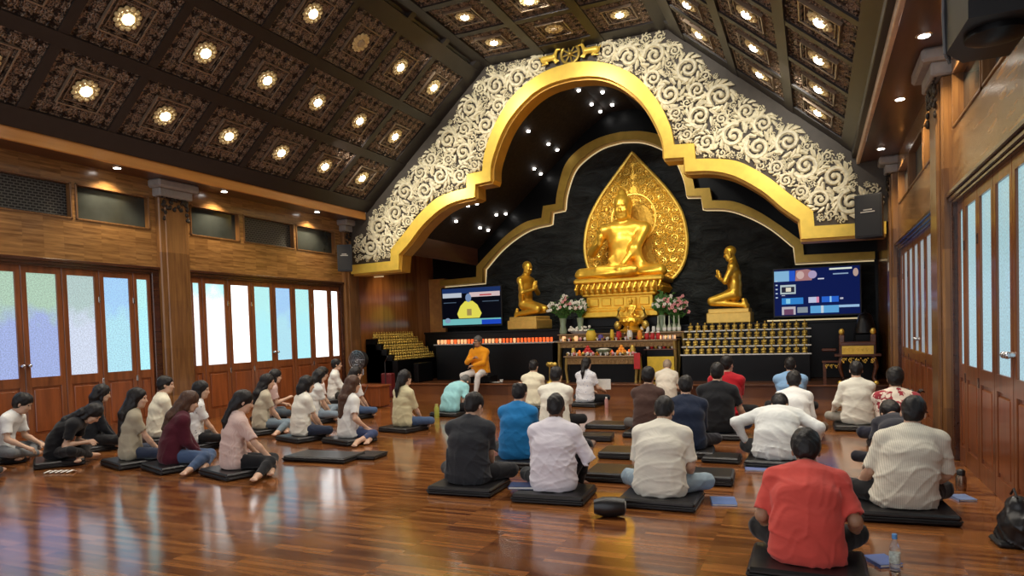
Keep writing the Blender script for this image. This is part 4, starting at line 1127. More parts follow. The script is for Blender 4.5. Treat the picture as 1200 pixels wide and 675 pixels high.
def lotus(mb, cx, cy, z, rx, ry, h, n, up=True):
    for i in range(n):
        a = 2*PI*i/n; c, s = math.cos(a), math.sin(a)
        p0 = (cx+c*rx*.86, cy+s*ry*.86, z if up else z+h); p1 = (cx+c*rx, cy+s*ry, z+h*.5); p2 = (cx+c*rx*.97, cy+s*ry*.97, z+h if up else z)
        mb.tube([p0, p1, p2], [h*.25, h*.42, h*.12], 6)
def rbox(mb, cx, cy, z0, z1, wx, wy, c=.03): mb.box(cx-wx/2, cx+wx/2, cy-wy/2, cy+wy/2, z0, z1, c)
L0 = (0, 0)
rbox(ped, 0, 0, -1.0, -.82, 2.1, 1.3); rbox(ped, 0, 0, -.84, -.74, 1.98, 1.22); rbox(ped, 0, 0, -.76, -.42, 1.80, 1.1, .02); rbox(ped, 0, 0, -.44, -.34, 2.0, 1.22); rbox(ped, 0, 0, -.10, 0.06, 2.42, 1.4, .05)
for q in range(5): rbox(ped, -.68+.34*q, .55, -.70, -.48, .26, .06, .02)
ped.build('pedestal', M['gold'], bud)
lo = MB()
for q in range(15): lo.tube([(-1.12+.16*q, .66, -.36), (-1.12+.16*q, .73, -.24), (-1.12+.16*q, .68, -.10)], [.04, .055, .04], 7)
for q in range(7):
    for s in (-1, 1): lo.tube([(s*1.08, -.5+.17*q, -.36), (s*1.16, -.5+.17*q, -.24), (s*1.10, -.5+.17*q, -.10)], [.04, .055, .04], 7)
rbox(lo, 0, 0, -.36, -.08, 2.1, 1.25, .03); lo.build('lotus_band', M['gold'], bud, smooth=50)
# halo
HX, HY = -4.57, 18.69
HO = [(0, 2.60), (.72, 2.72), (1.12, 2.95), (1.36, 3.30), (1.46, 3.75), (1.44, 4.2), (1.33, 4.65), (1.12, 5.05), (.86, 5.42), (.52, 5.82), (.24, 6.14), (0, 6.42)]
hl = smooth_line(HO, set(), 4)
hP = [(x, z) for x, z in hl]+[(-x, z) for x, z in hl[::-1][1:-1]]
halo = thing('halo', 'golden flame-leaf halo panel with pierced scroll carving, tapering to a point', 'halo', (HX, HY, 2.6))
prism_tess([(x, z-2.6) for x, z in hP], 0, .07).build('back_plate', gold('halo plate', (.62, .36, .05), .4, .6, 14, .8), halo)
rim = [(x*.985, -.03, z-2.6) for x, z in hP]+[(hP[0][0]*.985, -.03, hP[0][1]-2.6)]
MB().tube(rim, .05, 7, 1, (0, 1, 0)).build('border', M['goldcarve'], halo, smooth=True)
halfP = [(.02, z) if x == 0 else (x*.95, z) for x, z in hl]
hr_ = scroll_relief(halfP, (.15, .11, .075, .05, .036), 0, random.Random(4), .03, 2600, 4, [(0, 4.5, .52), (0, 3.9, .5), (0, 3.2, .6)])
hh = MB(); hh.add([(x, -.03+y, z-2.6) for x, y, z in hr_.v], hr_.f); hh.add([(-x, -.03+y, z-2.6) for x, y, z in hr_.v], [f[::-1] for f in hr_.f])
hh.build('pierced_carving', M['goldcarve'], halo, smooth=50)
ringp = [(.62*math.cos(2*PI*i/28), -.04, .68*math.sin(2*PI*i/28)+2.0) for i in range(29)]
MB().tube(ringp, .03, 6, 1, (0, 1, 0)).build('inner_ring', M['goldcarve'], halo, smooth=True)
# ---- kneeling disciples
def kneel_extra(J, T):
    e = [el(T((0, -.014, .040)), (.078, .098, .092), J['RH'], .01), el(T((0, .118, -.05)), (.064, .085, .095), J['RH'], .01, 's')]+head(J, 1.0)[2:]
    for q in range(4): e += [rc(J['SL']+(.03*q-.02, .04, .03-.02*q), J['P']+(.14, .05-.03*q, .05+.03*q), .014, .014, k=.012)]
    e += [rc(J['P']+(0, .06, .0), (0, .32, .15), .085, .060, (1, 0, 0), 1.5, .02)]+[rc((s*.09, -.19, .02), (s*.09, -.15, .14), .038, .035, k=.015) for s in (1, -1)]
    e += [rc(J['ER']+(0, -.02, -.02), J['P']+(.12, .02, -.02), .035, .03, k=.04)]
    return e
kp = dict(seat=.165, lean=2, curve=3, hpitch=10, neck=4, legs='kneel', kneeR=[.11, .38, .115], ankleR=[.09, -.14, .055], toeR=[.09, -.20, .05], kneeL=[-.11, .38, .115], ankleL=[-.09, -.14, .055], toeL=[-.09, -.20, .05], handR=(.035, .24, .52), handL=(-.015, .24, .52), elbowR=(1, -.1, -1), elbowL=(-1, -.1, -1), hdirR=(-.1, .25, 1), hdirL=(.1, .25, 1), palmR=(-1, 0, 0), palmL=(1, 0, 0), gripR=.05, gripL=.05)
kproto = None
for (x, y, rz, lab) in ((-7.42, 17.75, -PI/2-.30, 'golden kneeling statue with joined palms on a gold plinth, between the television in front of the window side and the flowers'), (-1.95, 17.75, PI/2-.02, 'golden kneeling statue with joined palms on a gold plinth, above the tiers of small gold figures')):
    if kproto is None:
        r = thing('kneeling_statue', 'golden kneeling statue with joined palms between the yellow-robe screen and the flowers', 'statue', (x, y, 1.98), rz)
        fo, _ = statue('figure', kp, r, kneel_extra, .0095); fo.scale = (1.46, 1.46, 1.46); fo.location = (0, -.12, 0)
        pb = MB(); rbox(pb, 0, 0, -.36, -.10, .74, 1.06, .02); rbox(pb, 0, 0, -.12, 0.0, .66, .98, .02); pb.build('plinth', gold('plinth gold', (.92, .60, .15), .4, 0, 8, .6), r); kproto = r
    else: r = dup(kproto, (x, y, 1.98), rz, 'golden kneeling statue with joined palms above the tiers of small gold figures')
# ---- tiers of small gold figures
mini = MB().lathe([(.062, 0), (.066, .02), (.050, .035), (.050, .05)], seg=10)
mini.ball((0, 0, .075), .055, 10, 6, (1.05, .8, .5)).tube([(0, 0, .07), (0, 0, .125)], [.040, .030], 8).ball((0, 0, .152), .021, 8, 6).ball((0, 0, .174), .010, 6, 4)
mini.tube([(-.04, .0, .11), (-.046, -.02, .08), (0, -.03, .075)], .012, 6).tube([(.04, 0, .11), (.046, -.02, .08), (0, -.03, .075)], .012, 6)
mini_o = None
ORDN = 'first second third fourth fifth sixth seventh eighth ninth tenth eleventh twelfth thirteenth fourteenth fifteenth sixteenth seventeenth'.split()
def put_mini(p, lab, grp, rz=0, s=1):
    global mini_o
    if mini_o is None: mini_o = o = mini.build('gold_figurine', M['olivegold'], smooth=50)
    else: o = mini_o.copy(); COL.objects.link(o)
    o.location = p; o.rotation_euler = (0, 0, rz); o.scale = (s, s, s); tag(o, lab, 'figurine', grp)
rk = thing('tiered_rack', 'black four-tier rack with white tier edges filled with small gold figures, under the kneeling statue', 'rack', (-1.55, 16.6, .27))
m = MB(); m2 = MB()
for t in range(4):
    y0 = 16.35+.2*t; m.box(-2.92+.02*t, -.12, y0, y0+.22 if t < 3 else y0+.25, .27, .885+.185*t); m2.box(-2.96, -.08, y0-.02, y0+.01, .87+.185*t, .90+.185*t, .004)
m.build('tier', B_, rk, world=True); m2.build('tier_edge', M['white'], rk, world=True)
for t in range(4):
    for i in range(16):
        put_mini((-2.82+i*(2.60/15), 16.46+.2*t, .885+.185*t+.015), f"small gold figure, {ORDN[i]} from the altar side, {['lowest', 'second', 'third', 'top'][t]} tier of the white-edged rack", 'small gold figures on the white-edged rack, '+['lowest', 'second', 'third', 'top'][t]+' tier', 0, 1.05)
rk = thing('tiered_rack', 'dark tiered rack of small gold figures along the wooden side wall near the fan', 'rack', (-10.7, 16.4, .27))
m = MB()
for t in range(5):
    x1 = -10.98+.17*(4-t)+.1; m.box(XL+.05, x1, 15.2, 17.25, .27, .885+.15*t)
m.build('tier', B_, rk, world=True)
for t in range(5):
    for i in range(17):
        put_mini((-10.98+.17*(4-t), 15.28+i*.118, .90+.15*t), f"small gold figure, {ORDN[i]} from the front, {['lowest', 'second', 'third', 'fourth', 'top'][t]} step of the side-wall rack", 'small gold figures on the side-wall rack, '+['lowest', 'second', 'third', 'fourth', 'top'][t]+' step', PI/2, .95)
tag(MB().box(-9.98, -9.82, 15.6, 16.38, .27, .80, .02).build('low_cabinet', B_), 'low black cabinet in front of the side-wall rack of gold figures', 'cabinet')

# ---- altar tables
def carved_apron(mb, x0, x1, y, z0, z1, seed, n):
    rr = random.Random(seed); h = z1-z0
    for i in range(n):
        cx = x0+(i+.5)*(x1-x0)/n; R = min((x1-x0)/n*.5, h*.5)
        pts = [(cx+R*.75*(1-t/9)*math.cos(t*1.0+i), y, (z0+z1)/2+R*.75*(1-t/9)*math.sin(t*1.0+i)) for t in range(9)]
        mb.tube(pts, R*.16, 5); mb.ball((cx, y-.005, z0+h*.2), R*.28, 6, 5); mb.ball((cx+R*.8, y, z1-h*.25), R*.22, 6, 5)
def altar_table(name, lab, x0, x1, y0, y1, z0, top, apron=.16, panel=None):
    t = thing(name, lab, 'altar table', ((x0+x1)/2, (y0+y1)/2, z0))
    MB().box(x0, x1, y0, y1, top-.045, top, .012).build('table_top', M['altarwood'], t, world=True)
    MB().box(x0-.01, x1+.01, y0-.012, y0, top-.03, top-.012, .003).build('top_edging', gold('table edging', (.55, .38, .2), .35, 0, 10, .6), t, world=True)
    for x in (x0+.06, x1-.06):
        for y in (y0+.06, y1-.06):
            MB().tube([(x, y, top-.04), (x+(.03 if x > (x0+x1)/2 else -.03), y, z0+(top-z0)*.5), (x, y, z0+.05), (x, y, z0)], [.05, .04, .03, .045], 8).build('leg', gold('dark gilt leg', (.38, .25, .07), .4, 0, 20, .6), t, world=True, smooth=50)
    a = MB().box(x0+.05, x1-.05, y0+.03, y0+.05, top-.04-apron, top-.04); carved_apron(a, x0+.08, x1-.08, y0+.025, top-.04-apron, top-.05, 3, max(5, int((x1-x0)/.11)))
    a.build('carved_apron', gold('apron gilding', (.34, .20, .08), .4, .5, 45, .6), t, world=True, smooth=50)
    if panel: MB().box(x0+.1, x1-.1, y0+.15, y1-.1, z0, top-.05).build('inner_panel', panel, t, world=True)
    return t
altar_table('altar_table', 'front carved altar table with gilt apron, laden with fruit and bowls', -5.70, -3.86, 15.75, 16.25, .27, .93, .17, B_)
altar_table('altar_table', 'wide middle altar table behind the front one, holding candles and jars', -6.10, -3.05, 16.35, 16.95, .27, 1.28, .13, B_)
altar_table('altar_table', 'highest rear altar table carrying the small golden statue and flower vases', -6.30, -2.95, 17.0, 17.28, .27, 1.46, .1, B_)
tag(MB().box(-3.75, -3.10, 16.30, 16.34, .30, .86, .004).build('cloth_panel', M['yellow']), 'yellow cloth hanging under the wide altar table', 'cloth')
tag(MB().box(-3.93, -3.78, 15.70, 15.74, .60, .98, .004).build('banner', M['red']), 'narrow red banner hanging at the corner of the front altar table', 'banner')
# small golden statue
sm = thing('small_statue', 'small golden seated statue on a flared stand in the middle of the altar', 'statue', (-4.32, 17.1, 1.46), PI)
q = link_mesh('figure', bo.data, sm); q.scale = (.52, .52, .52); q.location = (0, 0, .36)
pm = MB().lathe([(.30, 0), (.32, .05), (.22, .09), (.18, .16), (.25, .22), (.30, .30), (.27, .37)], seg=20); lotus(pm, 0, 0, .22, .28, .28, .13, 12); pm.build('stand', M['gold'], sm, smooth=50)
for s in (-1, 1):
    w = MB().tube([(s*.20, 0, .30), (s*.36, -.02, .42), (s*.33, 0, .58), (s*.27, 0, .66)], [.05, .07, .04, .02], 7); w.ball((s*.36, 0, .18), .10, 8, 6, (1, .8, 1.2)); w.build('side_ornament', M['olivegold'], sm, smooth=50)
fs = thing('guardian_figurine', 'dark bronze little standing figure in front of the small golden statue', 'figurine', (-4.35, 16.85, 1.28), PI)
MB().tube([(0, 0, 0), (0, 0, .10), (0, 0, .22), (0, 0, .27)], [.07, .05, .055, .03], 10).ball((0, 0, .31), .038).tube([(-.05, 0, .22), (-.09, .04, .14)], .018).tube([(.05, 0, .22), (.09, .04, .14)], .018).build('figure', gold('bronze', (.5, .28, .08), .35, 0, 10, .8), fs, smooth=50)
# things on the tables
def jar(x, y, z, r, h, mat, lab, cat='jar', name='jar', lid=None):
    t = thing(name, lab, cat, (x, y, z))
    MB().lathe([(r*.8, 0), (r, h*.15), (r, h*.7), (r*.75, h*.9), (r*.8, h)], seg=14).build('body', mat, t, smooth=50)
    if lid: MB().lathe([(r*.82, 0), (r*.7, .02), (r*.2, .035)], seg=12, z=h).build('lid', lid, t, smooth=50)
    return t
jar(-5.25, 16.6, 1.28, .13, .26, M['yellow'], 'big yellow drum-shaped vase on the middle altar table', 'vase', 'vase', M['green'])
jar(-4.98, 16.55, 1.28, .07, .15, plain('violet glass', (.12, .08, .3), .2), 'small violet glass beside the yellow drum vase')
jar(-4.68, 16.55, 1.28, .05, .27, M['yellow'], 'tall yellow pillar candle on the middle altar table', 'candle', 'candle')
jar(-4.50, 16.52, 1.28, .07, .22, M['red'], 'red pillar candle beside the yellow pillar candle', 'candle', 'candle')
jar(-4.22, 16.52, 1.28, .07, .24, M['white'], 'white pillar candle on the middle altar table', 'candle', 'candle')
jar(-3.97, 16.52, 1.28, .06, .23, M['orange'], 'orange pillar candle between the white candle and red jars', 'candle', 'candle')
for i in range(3): jar(-3.80+.14*i, 16.55, 1.28, .055, .16, M['red'], ['red jar nearest the orange candle', 'middle red jar of three by the orange candle', 'red jar farthest from the orange candle'][i], lid=M['white'])
for i in range(7): jar(-3.45+.0*i+.052*i*1.1, 16.5+.06*(i % 2), 1.28, .022, .09, M['white'] if i % 2 else M['candle2'], 'little pale cup on the end of the middle altar table', 'cup', 'cup').__setitem__('group', 'little cups on the middle altar table')
for i, x in enumerate((-4.05, -3.9, -3.75)): jar(x, 17.1, 1.46, .045, .14, M['white'], ['white vase nearest the small golden statue', 'middle white vase of three on the rear altar table', 'white vase beside the glass bottles'][i], 'vase', 'vase')
gl = plain('bottle glass', (.5, .55, .4), .1)
for i, x in enumerate((-3.62, -3.46, -3.34, -3.22, -3.10)):
    t = thing('glass_bottle', ['slender glass bottle nearest the small statue on the rear altar table', 'second slender glass bottle of five on the rear altar table', 'middle slender glass bottle on the rear altar table', 'fourth slender glass bottle on the rear altar table', 'slender glass bottle at the end of the rear altar table'][i], 'bottle', (x, 17.04, 1.46))
    MB().lathe([(.045, 0), (.048, .12), (.018, .19), (.016, .38), (.02, .39)], seg=12).build('body', gl, t, smooth=50); MB().lathe([(.049, .03), (.050, .035), (.050, .095), (.049, .10)], seg=12).build('label_band', M['white'], t)
def fruit_plate(x, y, z, mat, lab, n=3, r=.045):
    t = thing('fruit_plate', lab, 'plate', (x, y, z))
    MB().lathe([(.06, 0), (.14, .03), (.15, .035)], seg=18).build('plate', M['white'], t, smooth=50)
    k = 0
    for lay, (cnt, rad) in enumerate(((7, .085), (4, .045), (1, 0))):
        for i in range(cnt):
            a = 2*PI*i/cnt+lay
            o = MB().ball((0, 0, 0), r, 10, 7).build('fruit', mat, None, (x+rad*math.cos(a), y+rad*math.sin(a), z+.035+r+lay*r*1.35), smooth=True)
            tag(o, 'round '+lab.split(' ')[0]+' fruit piled on the '+lab, 'fruit', 'fruit piled on the '+lab)
fruit_plate(-5.15, 15.98, .93, M['red'], 'red fruit plate on the front altar table')
fruit_plate(-4.30, 15.98, .93, M['orange'], 'orange fruit plate on the front altar table')
t = thing('incense_bowl', 'wide dark green bowl in the centre of the front altar table', 'bowl', (-4.73, 15.95, .93)); MB().lathe([(.08, 0), (.15, .05), (.20, .13), (.19, .15)], seg=20).build('bowl', plain('celadon', (.16, .2, .12), .3), t, smooth=50); MB().lathe([(.17, .14), (.08, .17)], seg=16).build('ash', M['petal'], t, smooth=50)
jar(-4.02, 15.97, .93, .07, .20, M['olivegold'], 'gilt urn at the corner of the front altar table', 'urn', 'urn', M['olivegold'])
jar(-5.52, 15.97, .93, .06, .16, M['olivegold'], 'gilt urn beside the red fruit plate', 'urn', 'urn', M['olivegold'])
for i, x in enumerate((-5.95, -5.62)): jar(x, 16.5, 1.28, .05, .13, M['candle2'], ['lit oil lamp cup at the outer corner of the middle altar table', 'lit oil lamp cup next to the yellow drum vase'][i], 'oil lamp', 'oil_lamp')
t = thing('offering_basket', 'low silvery basket of white blossoms on the rear altar table', 'basket', (-5.72, 17.1, 1.46)); mb = MB(); rr = random.Random(8)
for i in range(30): mb.ball((rr.uniform(-.28, .28), rr.uniform(-.07, .07), .06+rr.uniform(0, .12)), rr.uniform(.03, .045), 6, 4)
mb.build('blossoms', M['petal'], t, smooth=True); MB().lathe([(.2, 0), (.3, .07)], seg=16, sy=.4).build('basket', M['capital'], t)
oc = {}
def small(kind, x, y, z, lab, grp, mat, prof):
    if (kind, mat.name) not in oc: oc[kind, mat.name] = o = MB().lathe(prof, seg=10).build(kind, mat, None, smooth=50)
    else: o = oc[kind, mat.name].copy(); COL.objects.link(o)
    o.location = (x, y, z); tag(o, lab, kind.replace('_', ' '), grp); return o
cup = [(.018, 0), (.012, .015), (.030, .05), (.034, .065)]
for i in range(15): small('offering_cup', -5.62+.122*i, 15.79, .93, 'small pale offering cup along the front edge of the front altar table', 'offering cups on the front altar table', M['white'] if i % 3 else M['olivegold'], cup)
for i in range(14): small('flower_bowl', -5.62+.125*i, 15.86+.05*(i % 2), .93, 'tiny bowl heaped with petals behind the cups of the front altar table', 'petal bowls on the front altar table', (M['petal'], M['pink'], M['orange'], M['olivegold'])[i % 4], [(.02, 0), (.042, .03), (.044, .05), (.022, .085)])
for i in range(20): small('flower_bowl', -6.02+.15*i, 16.62+.08*(i % 2), 1.28, 'tiny petal bowl or cup in the crowded row of the middle altar table', 'petal bowls on the middle altar table', (M['petal'], M['red'], M['olivegold'], M['pink'])[i % 4], [(.02, 0), (.042, .03), (.044, .05), (.022, .085)])
hs = thing('hanging_shelf', 'narrow dark lower shelf between the middle altar table legs, seen beyond the front table', 'shelf', (-3.45, 16.42, 1.0))
MB().box(-3.84, -3.06, 16.36, 16.56, 1.02, 1.045, .004).build('board', M['altarwood'], hs, world=True)
for x in (-3.82, -3.08): MB().box(x-.012, x+.012, 16.50, 16.53, .27, 1.24).build('upright', M['altarwood'], hs, world=True)
for i in range(7): small('flower_bowl', -3.76+.1*i, 16.44, 1.045, 'tiny petal bowl on the narrow lower shelf near the yellow cloth', 'petal bowls on the narrow lower shelf', (M['petal'], M['red'], M['olivegold'])[i % 3], [(.02, 0), (.042, .03), (.044, .05), (.022, .085)])
for i in range(12): small('offering_cup', -6.0+.11*i if i < 4 else -5.5+.12*i-.0, 16.40, 1.28, 'small gilt offering cup along the front edge of the middle altar table', 'offering cups on the middle altar table', M['olivegold'] if i % 2 else M['white'], cup)
for i, x in enumerate((-5.38, -4.9, -4.55, -4.12)): small('oil_lamp', x, 16.02, .93, ['little red oil lamp nearest the gilt urn by the red fruit', 'little red oil lamp beside the red fruit plate', 'little red oil lamp beside the green bowl', 'little red oil lamp beside the orange fruit'][i], 'oil lamps on the front altar table', M['candle'], [(.03, 0), (.045, .04), (.03, .09), (.012, .13)])
for i, (x, y) in enumerate(((-6.02, 15.60), (-5.84, 15.42))):
    t = thing('lotus_stand', ['tall gilt lotus lamp stand at the outer corner of the front altar table', 'gilt lotus lamp stand closest to the front altar table leg'][i], 'stand', (x, y, .27)); st_ = MB().lathe([(.10, 0), (.09, .03), (.025, .07), (.02, .38), (.05, .44)], seg=14); st_.build('pole', M['olivegold'], t, smooth=50); lt = MB(); lotus(lt, 0, 0, .42, .05, .05, .10, 7); lt.build('lotus_bloom', M['olivegold'], t, smooth=50)
def bouquet(x, y, z, h, spread, mats, lab, seed, n=46, vh=.42):
    t = thing('flower_vase', lab, 'flower vase', (x, y, z)); rr = random.Random(seed)
    MB().lathe([(.09, 0), (.11, .06), (.07, vh*.55), (.10, vh)], seg=16).build('vase', plain('green glass vase', (.22, .28, .18), .15), t, smooth=50)
    fol = MB(); bl = [MB() for _ in mats]
    for i in range(n):
        a = rr.uniform(0, 2*PI); s = spread*math.sqrt(rr.random()); top = (s*math.cos(a), s*.6*math.sin(a), vh+(h-vh)*(1-.45*(s/spread)**2)*rr.uniform(.55, 1.0))
        fol.tube([(0, 0, vh*.7), (top[0]*.4, top[1]*.4, vh+(top[2]-vh)*.55), top], [.010, .009, .005], 4)
        for q in range(3):
            f = rr.uniform(.4, 1.0); c = (top[0]*f, top[1]*f, vh*.8+(top[2]-vh*.8)*f); d = rr.uniform(0, 2*PI); fol.tube([c, (c[0]+.07*math.cos(d), c[1]+.04*math.sin(d), c[2]+.07), (c[0]+.13*math.cos(d), c[1]+.07*math.sin(d), c[2]+.06)], [.006, .022, .003], 4)
        b = bl[i % len(mats)]
        for q in range(5):
            d = q*2*PI/5+i; b.ball((top[0]+.03*math.cos(d), top[1]+.02*math.sin(d)-.01, top[2]+.026*math.sin(d)), .017, 6, 4, (1, 1, 1.5))
    fol.build('foliage', M['green'], t)
    for b, mt in zip(bl, mats): b.build('blossoms', mt, t, smooth=True)
bouquet(-6.18, 17.1, 1.46, 1.05, .46, [M['petal'], M['petal'], M['petal'], M['pink']], 'tall vase of white flowers beside the kneeling statue near the round votive cups', 5, 60)
bouquet(-5.72, 17.18, 1.86-.4, .95, .2, [M['petal']], 'narrow spray of white blossoms before the gold pedestal', 6, 34)
bouquet(-3.55, 17.2, 1.46, 1.0, .22, [M['petal'], M['green']], 'green and white lily vase in front of the pedestal, near the pink flowers', 9, 34)
bouquet(-3.24, 17.2, 1.46, 1.0, .40, [M['pink'], M['petal'], M['pink']], 'wide pink and white flower arrangement at the edge of the statue step', 10, 56, .2)

# ---- televisions
def patches(name, parent, items, loc):
    me = bpy.data.meshes.new(name); v = []; f = []; mi = []
    mats = []
    for k, (poly, col, s) in enumerate(items):
        n = len(v); d = -.002*k
        v += [(a, d, b) for a, b in poly]; f.append(tuple(range(n, n+len(poly))))
        mt = glow(f'screen colour {len(bpy.data.materials)}', col, s*.95); mt.node_tree.nodes['Principled BSDF'].inputs['Base Color'].default_value = (.004, .004, .004, 1); mt.node_tree.nodes['Principled BSDF'].inputs['Specular IOR Level'].default_value = .1; me.materials.append(mt); mi.append(k)
    me.from_pydata(v, [], f)
    for pg, k in zip(me.polygons, mi): pg.material_index = k
    return link_mesh(name, me, parent, loc)
R_ = lambda x0, x1, z0, z1: [(x0, z0), (x1, z0), (x1, z1), (x0, z1)]
def disc(cx, cz, rx, rz, n=14): return [(cx+rx*math.cos(2*PI*i/n), cz+rz*math.sin(2*PI*i/n)) for i in range(n)]
def tv(lab, x0, x1, z0, z1, y, items):
    t = thing('television', lab, 'television', ((x0+x1)/2, y, z0-.05))
    MB().box(x0-.04, x1+.04, y, y+.06, z0-.05, z1+.04, .01).box((x0+x1)/2-.25, (x0+x1)/2+.25, y+.05, YB, (z0+z1)/2-.2, (z0+z1)/2+.2, .01).build('casing', M['plastic'], t, world=True)
    patches('screen', t, items, (0, -.004, .05))
W_, H_ = 2.0, 1.14
tv('television showing a yellow-robed speaker, mounted on the window side of the stone wall', -10.60, -8.60, 1.80, 2.94, YB-.42, [
    (R_(-1, 1, 0, 1.14), (.001, .002, .008), .6), (R_(-1, 1, .98, 1.14), (.01, .03, .12), 1), (R_(-.98, -.32, .86, 1.00), (.55, .6, .68), .9), (R_(-.05, .98, .86, 1.0), (.72, .55, .55), .9), (R_(.3, .7, .89, .93), (.5, .05, .06), 1),
    (R_(-1, 1, .02, .20), (.18, .55, .55), .9), (R_(.35, 1, .02, .16), (.01, .06, .5), 1), (disc(-.82, .16, .1, .08), (.25, .35, .5), .9),
    ([(-.42, .22), (.28, .22), (.36, .36), (.22, .62), (.06, .74), (-.2, .74), (-.36, .6), (-.48, .36)], (.85, .78, .10), .9), (disc(-.08, .84, .1, .13), (.2, .3, .5), .9), (R_(-.14, .02, .30, .5), (.45, .33, .1), .8), (R_(-.95, -.5, .70, .72), (.1, .15, .22), .8), (R_(.4, .95, .70, .72), (.1, .15, .22), .8)])
tiles = [(R_(-.97, .97, 0, 1.16), (.003, .009, .075), 1.0), (R_(-.97, -.5, .86, 1.12), (.25, .5, .75), .9), (R_(-.62, -.48, .86, 1.12), (.02, .09, .55), 1), ([(-.48, .86), (-.10, .86), (-.05, 1.08), (-.2, 1.14), (-.46, 1.12)], (.42, .2, .2), .9), (disc(-.36, 1.0, .09, .1), (.65, .45, .42), .9), (disc(-.08, 1.0, .1, .1), (.5, .4, .62), .8),
         (R_(.30, .80, 1.09, 1.13), (.75, .8, .7), 1), (R_(.38, .72, .97, 1.0), (.25, .35, .5), 1), (R_(.04, .18, .87, .90), (.6, .6, .7), 1), (disc(.88, 1.0, .06, .1), (.5, .35, .3), .9),
         (R_(-.83, -.47, .54, .77), (.5, .6, .62), .9), (R_(-.80, -.50, .58, .72), (.02, .02, .04), 1), (R_(-.70, -.58, .60, .70), (.8, .75, .6), .9), (R_(-.8, -.72, .50, .515), (.6, .6, .7), 1),
         (R_(-.80, -.30, .28, .44), (.03, .22, .6), 1), (R_(-.70, -.60, .30, .42), (.25, .6, .8), 1), (R_(-.18, .05, .30, .44), (.5, .55, .75), 1), (R_(.0, .06, .30, .44), (.7, .25, .4), 1), (R_(.12, .50, .30, .44), (.02, .12, .6), 1), (R_(.3, .34, .3, .44), (.3, .6, .9), 1), (R_(.53, .6, .36, .40), (.5, .5, .6), 1),
         (R_(-.80, -.48, .02, .22), (.55, .5, .55), .9), (R_(-.75, -.53, .02, .16), (.15, .06, .12), 1), (R_(-.44, -.2, .06, .2), (.3, .35, .4), .8), (R_(-.14, .5, .04, .22), (.12, .4, .75), .9), (R_(.1, .16, .04, .22), (.6, .7, .8), .9), (R_(.5, .95, .16, .22), (.35, .55, .8), .9)]
for q in range(5): tiles.append((R_(-.94, -.89, .86-.13*q*.8, .89-.13*q*.8), (.5, .6, .75), .9))
tv('television showing a dark blue menu of small pictures above the glowing ledge', -.93, 1.01, 1.76, 2.92, YB-.42, tiles)
tag(MB().box(-1.1, .95, 18.1, 18.14, 1.625, 1.66, .004).build('light_ledge', M['strip']), 'thin glowing ledge strip beneath the menu television', 'light strip')
# ---- bell and gilded stand
bs = thing('altar_bench', 'red-brown carved bench with gilt flower panels and scrolled feet beside the wooden column', 'bench', (.74, 15.6, .27))
for z0, z1, x0, x1 in ((.90, .95, .36, 1.22), (1.12, 1.2, .46, 1.12)): MB().box(x0, x1, 15.42, 15.85, z0-.05, z1-.05, .012).build('board', M['altarwood'], bs, world=True)
a = MB().box(.50, 1.08, 15.44, 15.46, .90, 1.08); carved_apron(a, .5, 1.08, 15.435, .94, 1.06, 1, 7); carved_apron(a, .46, 1.12, 15.41, .70, .85, 2, 5); carved_apron(a, .16, .44, 15.43, .60, .72, 4, 3)
a.build('gilt_panel', M['goldcarve'], bs, world=True, smooth=50)
for x, s in ((.50, -1), (1.08, 1)):
    MB().tube([(x, 15.5, .85), (x+s*.05, 15.48, .65), (x-s*.01, 15.5, .42), (x+s*.05, 15.46, .30)], [.05, .045, .03, .045], 8).build('leg', M['altarwood'], bs, world=True, smooth=50)
    MB().ball((x+s*.04, 15.44, .31), .05).build('gilt_foot', M['goldcarve'], bs, world=True, smooth=True)
    MB().box(x-.05, x+.05, 15.5, 15.62, .85, 1.30, .01).build('post', M['altarwood'], bs, world=True); MB().ball((x, 15.55, 1.36), .055, sc=(1, 1, 1.3)).build('finial', M['goldcarve'], bs, world=True, smooth=True)
MB().box(.12, .44, 15.5, 15.8, .72, .76, .01).box(.14, .20, 15.52, 15.58, .27, .74).box(.12, .40, 15.48, 15.6, .96, 1.02, .02).build('side_shelf', M['altarwood'], bs, world=True)
t = thing('bell', 'large black bell resting behind the gilded bench', 'bell', (1.02, 16.9, .27))
MB().box(-.22, .22, -.2, .2, 0, 1.02, .02).build('stand', B_, t); MB().lathe([(.22, 1.04), (.21, 1.10), (.17, 1.28), (.14, 1.42), (.06, 1.48)], seg=20).build('body', M['vinyl'], t, smooth=50); MB().tube([(-.03, 0, 1.47), (0, 0, 1.56), (.03, 0, 1.47)], .014, 6).build('crown_loop', M['vinyl'], t)
# ================================================================== loudspeakers and small fixtures
def loudspeaker(lab, x, y, z, w, d, h, rz, wall_x):
    t = thing('loudspeaker', lab, 'loudspeaker', (x, y, z), rz)
    MB().prism([(-w/2, -d/2), (w/2, -d/2), (w*.33, d/2), (-w*.33, d/2)], 0, h, 'z').build('cabinet', M['plastic'], t)
    MB().box(-w/2+.02, w/2-.02, -d/2-.012, -d/2+.005, .02, h-.02, .004).build('front_grille', plain('speaker grille', (.006, .006, .008), .6, 0, .3, 60), t)
    for q, (a, b) in enumerate(((.62, .06), (.57, .10))): MB().box(-b*w/.4-.01, b*w/.4, -d/2-.016, -d/2-.010, h*a, h*a+.022, .002).build('maker_mark', M['capital'], t)
    br = MB().tube([(0, d*.3, h*.5), (0, d*.5+.12, h*.5)], .02, 8); br.build('bracket', M['plastic'], t)
    return t
loudspeaker('black loudspeaker on the column where the white windows meet the gold arch', -10.84, 14.0, 3.22, .36, .30, .66, .5, XL)
loudspeaker('black tilted loudspeaker at the gold arch end beside the wooden wall of tall narrow doors', .98, 14.1, 3.10, .46, .38, .78, -.35, XR)
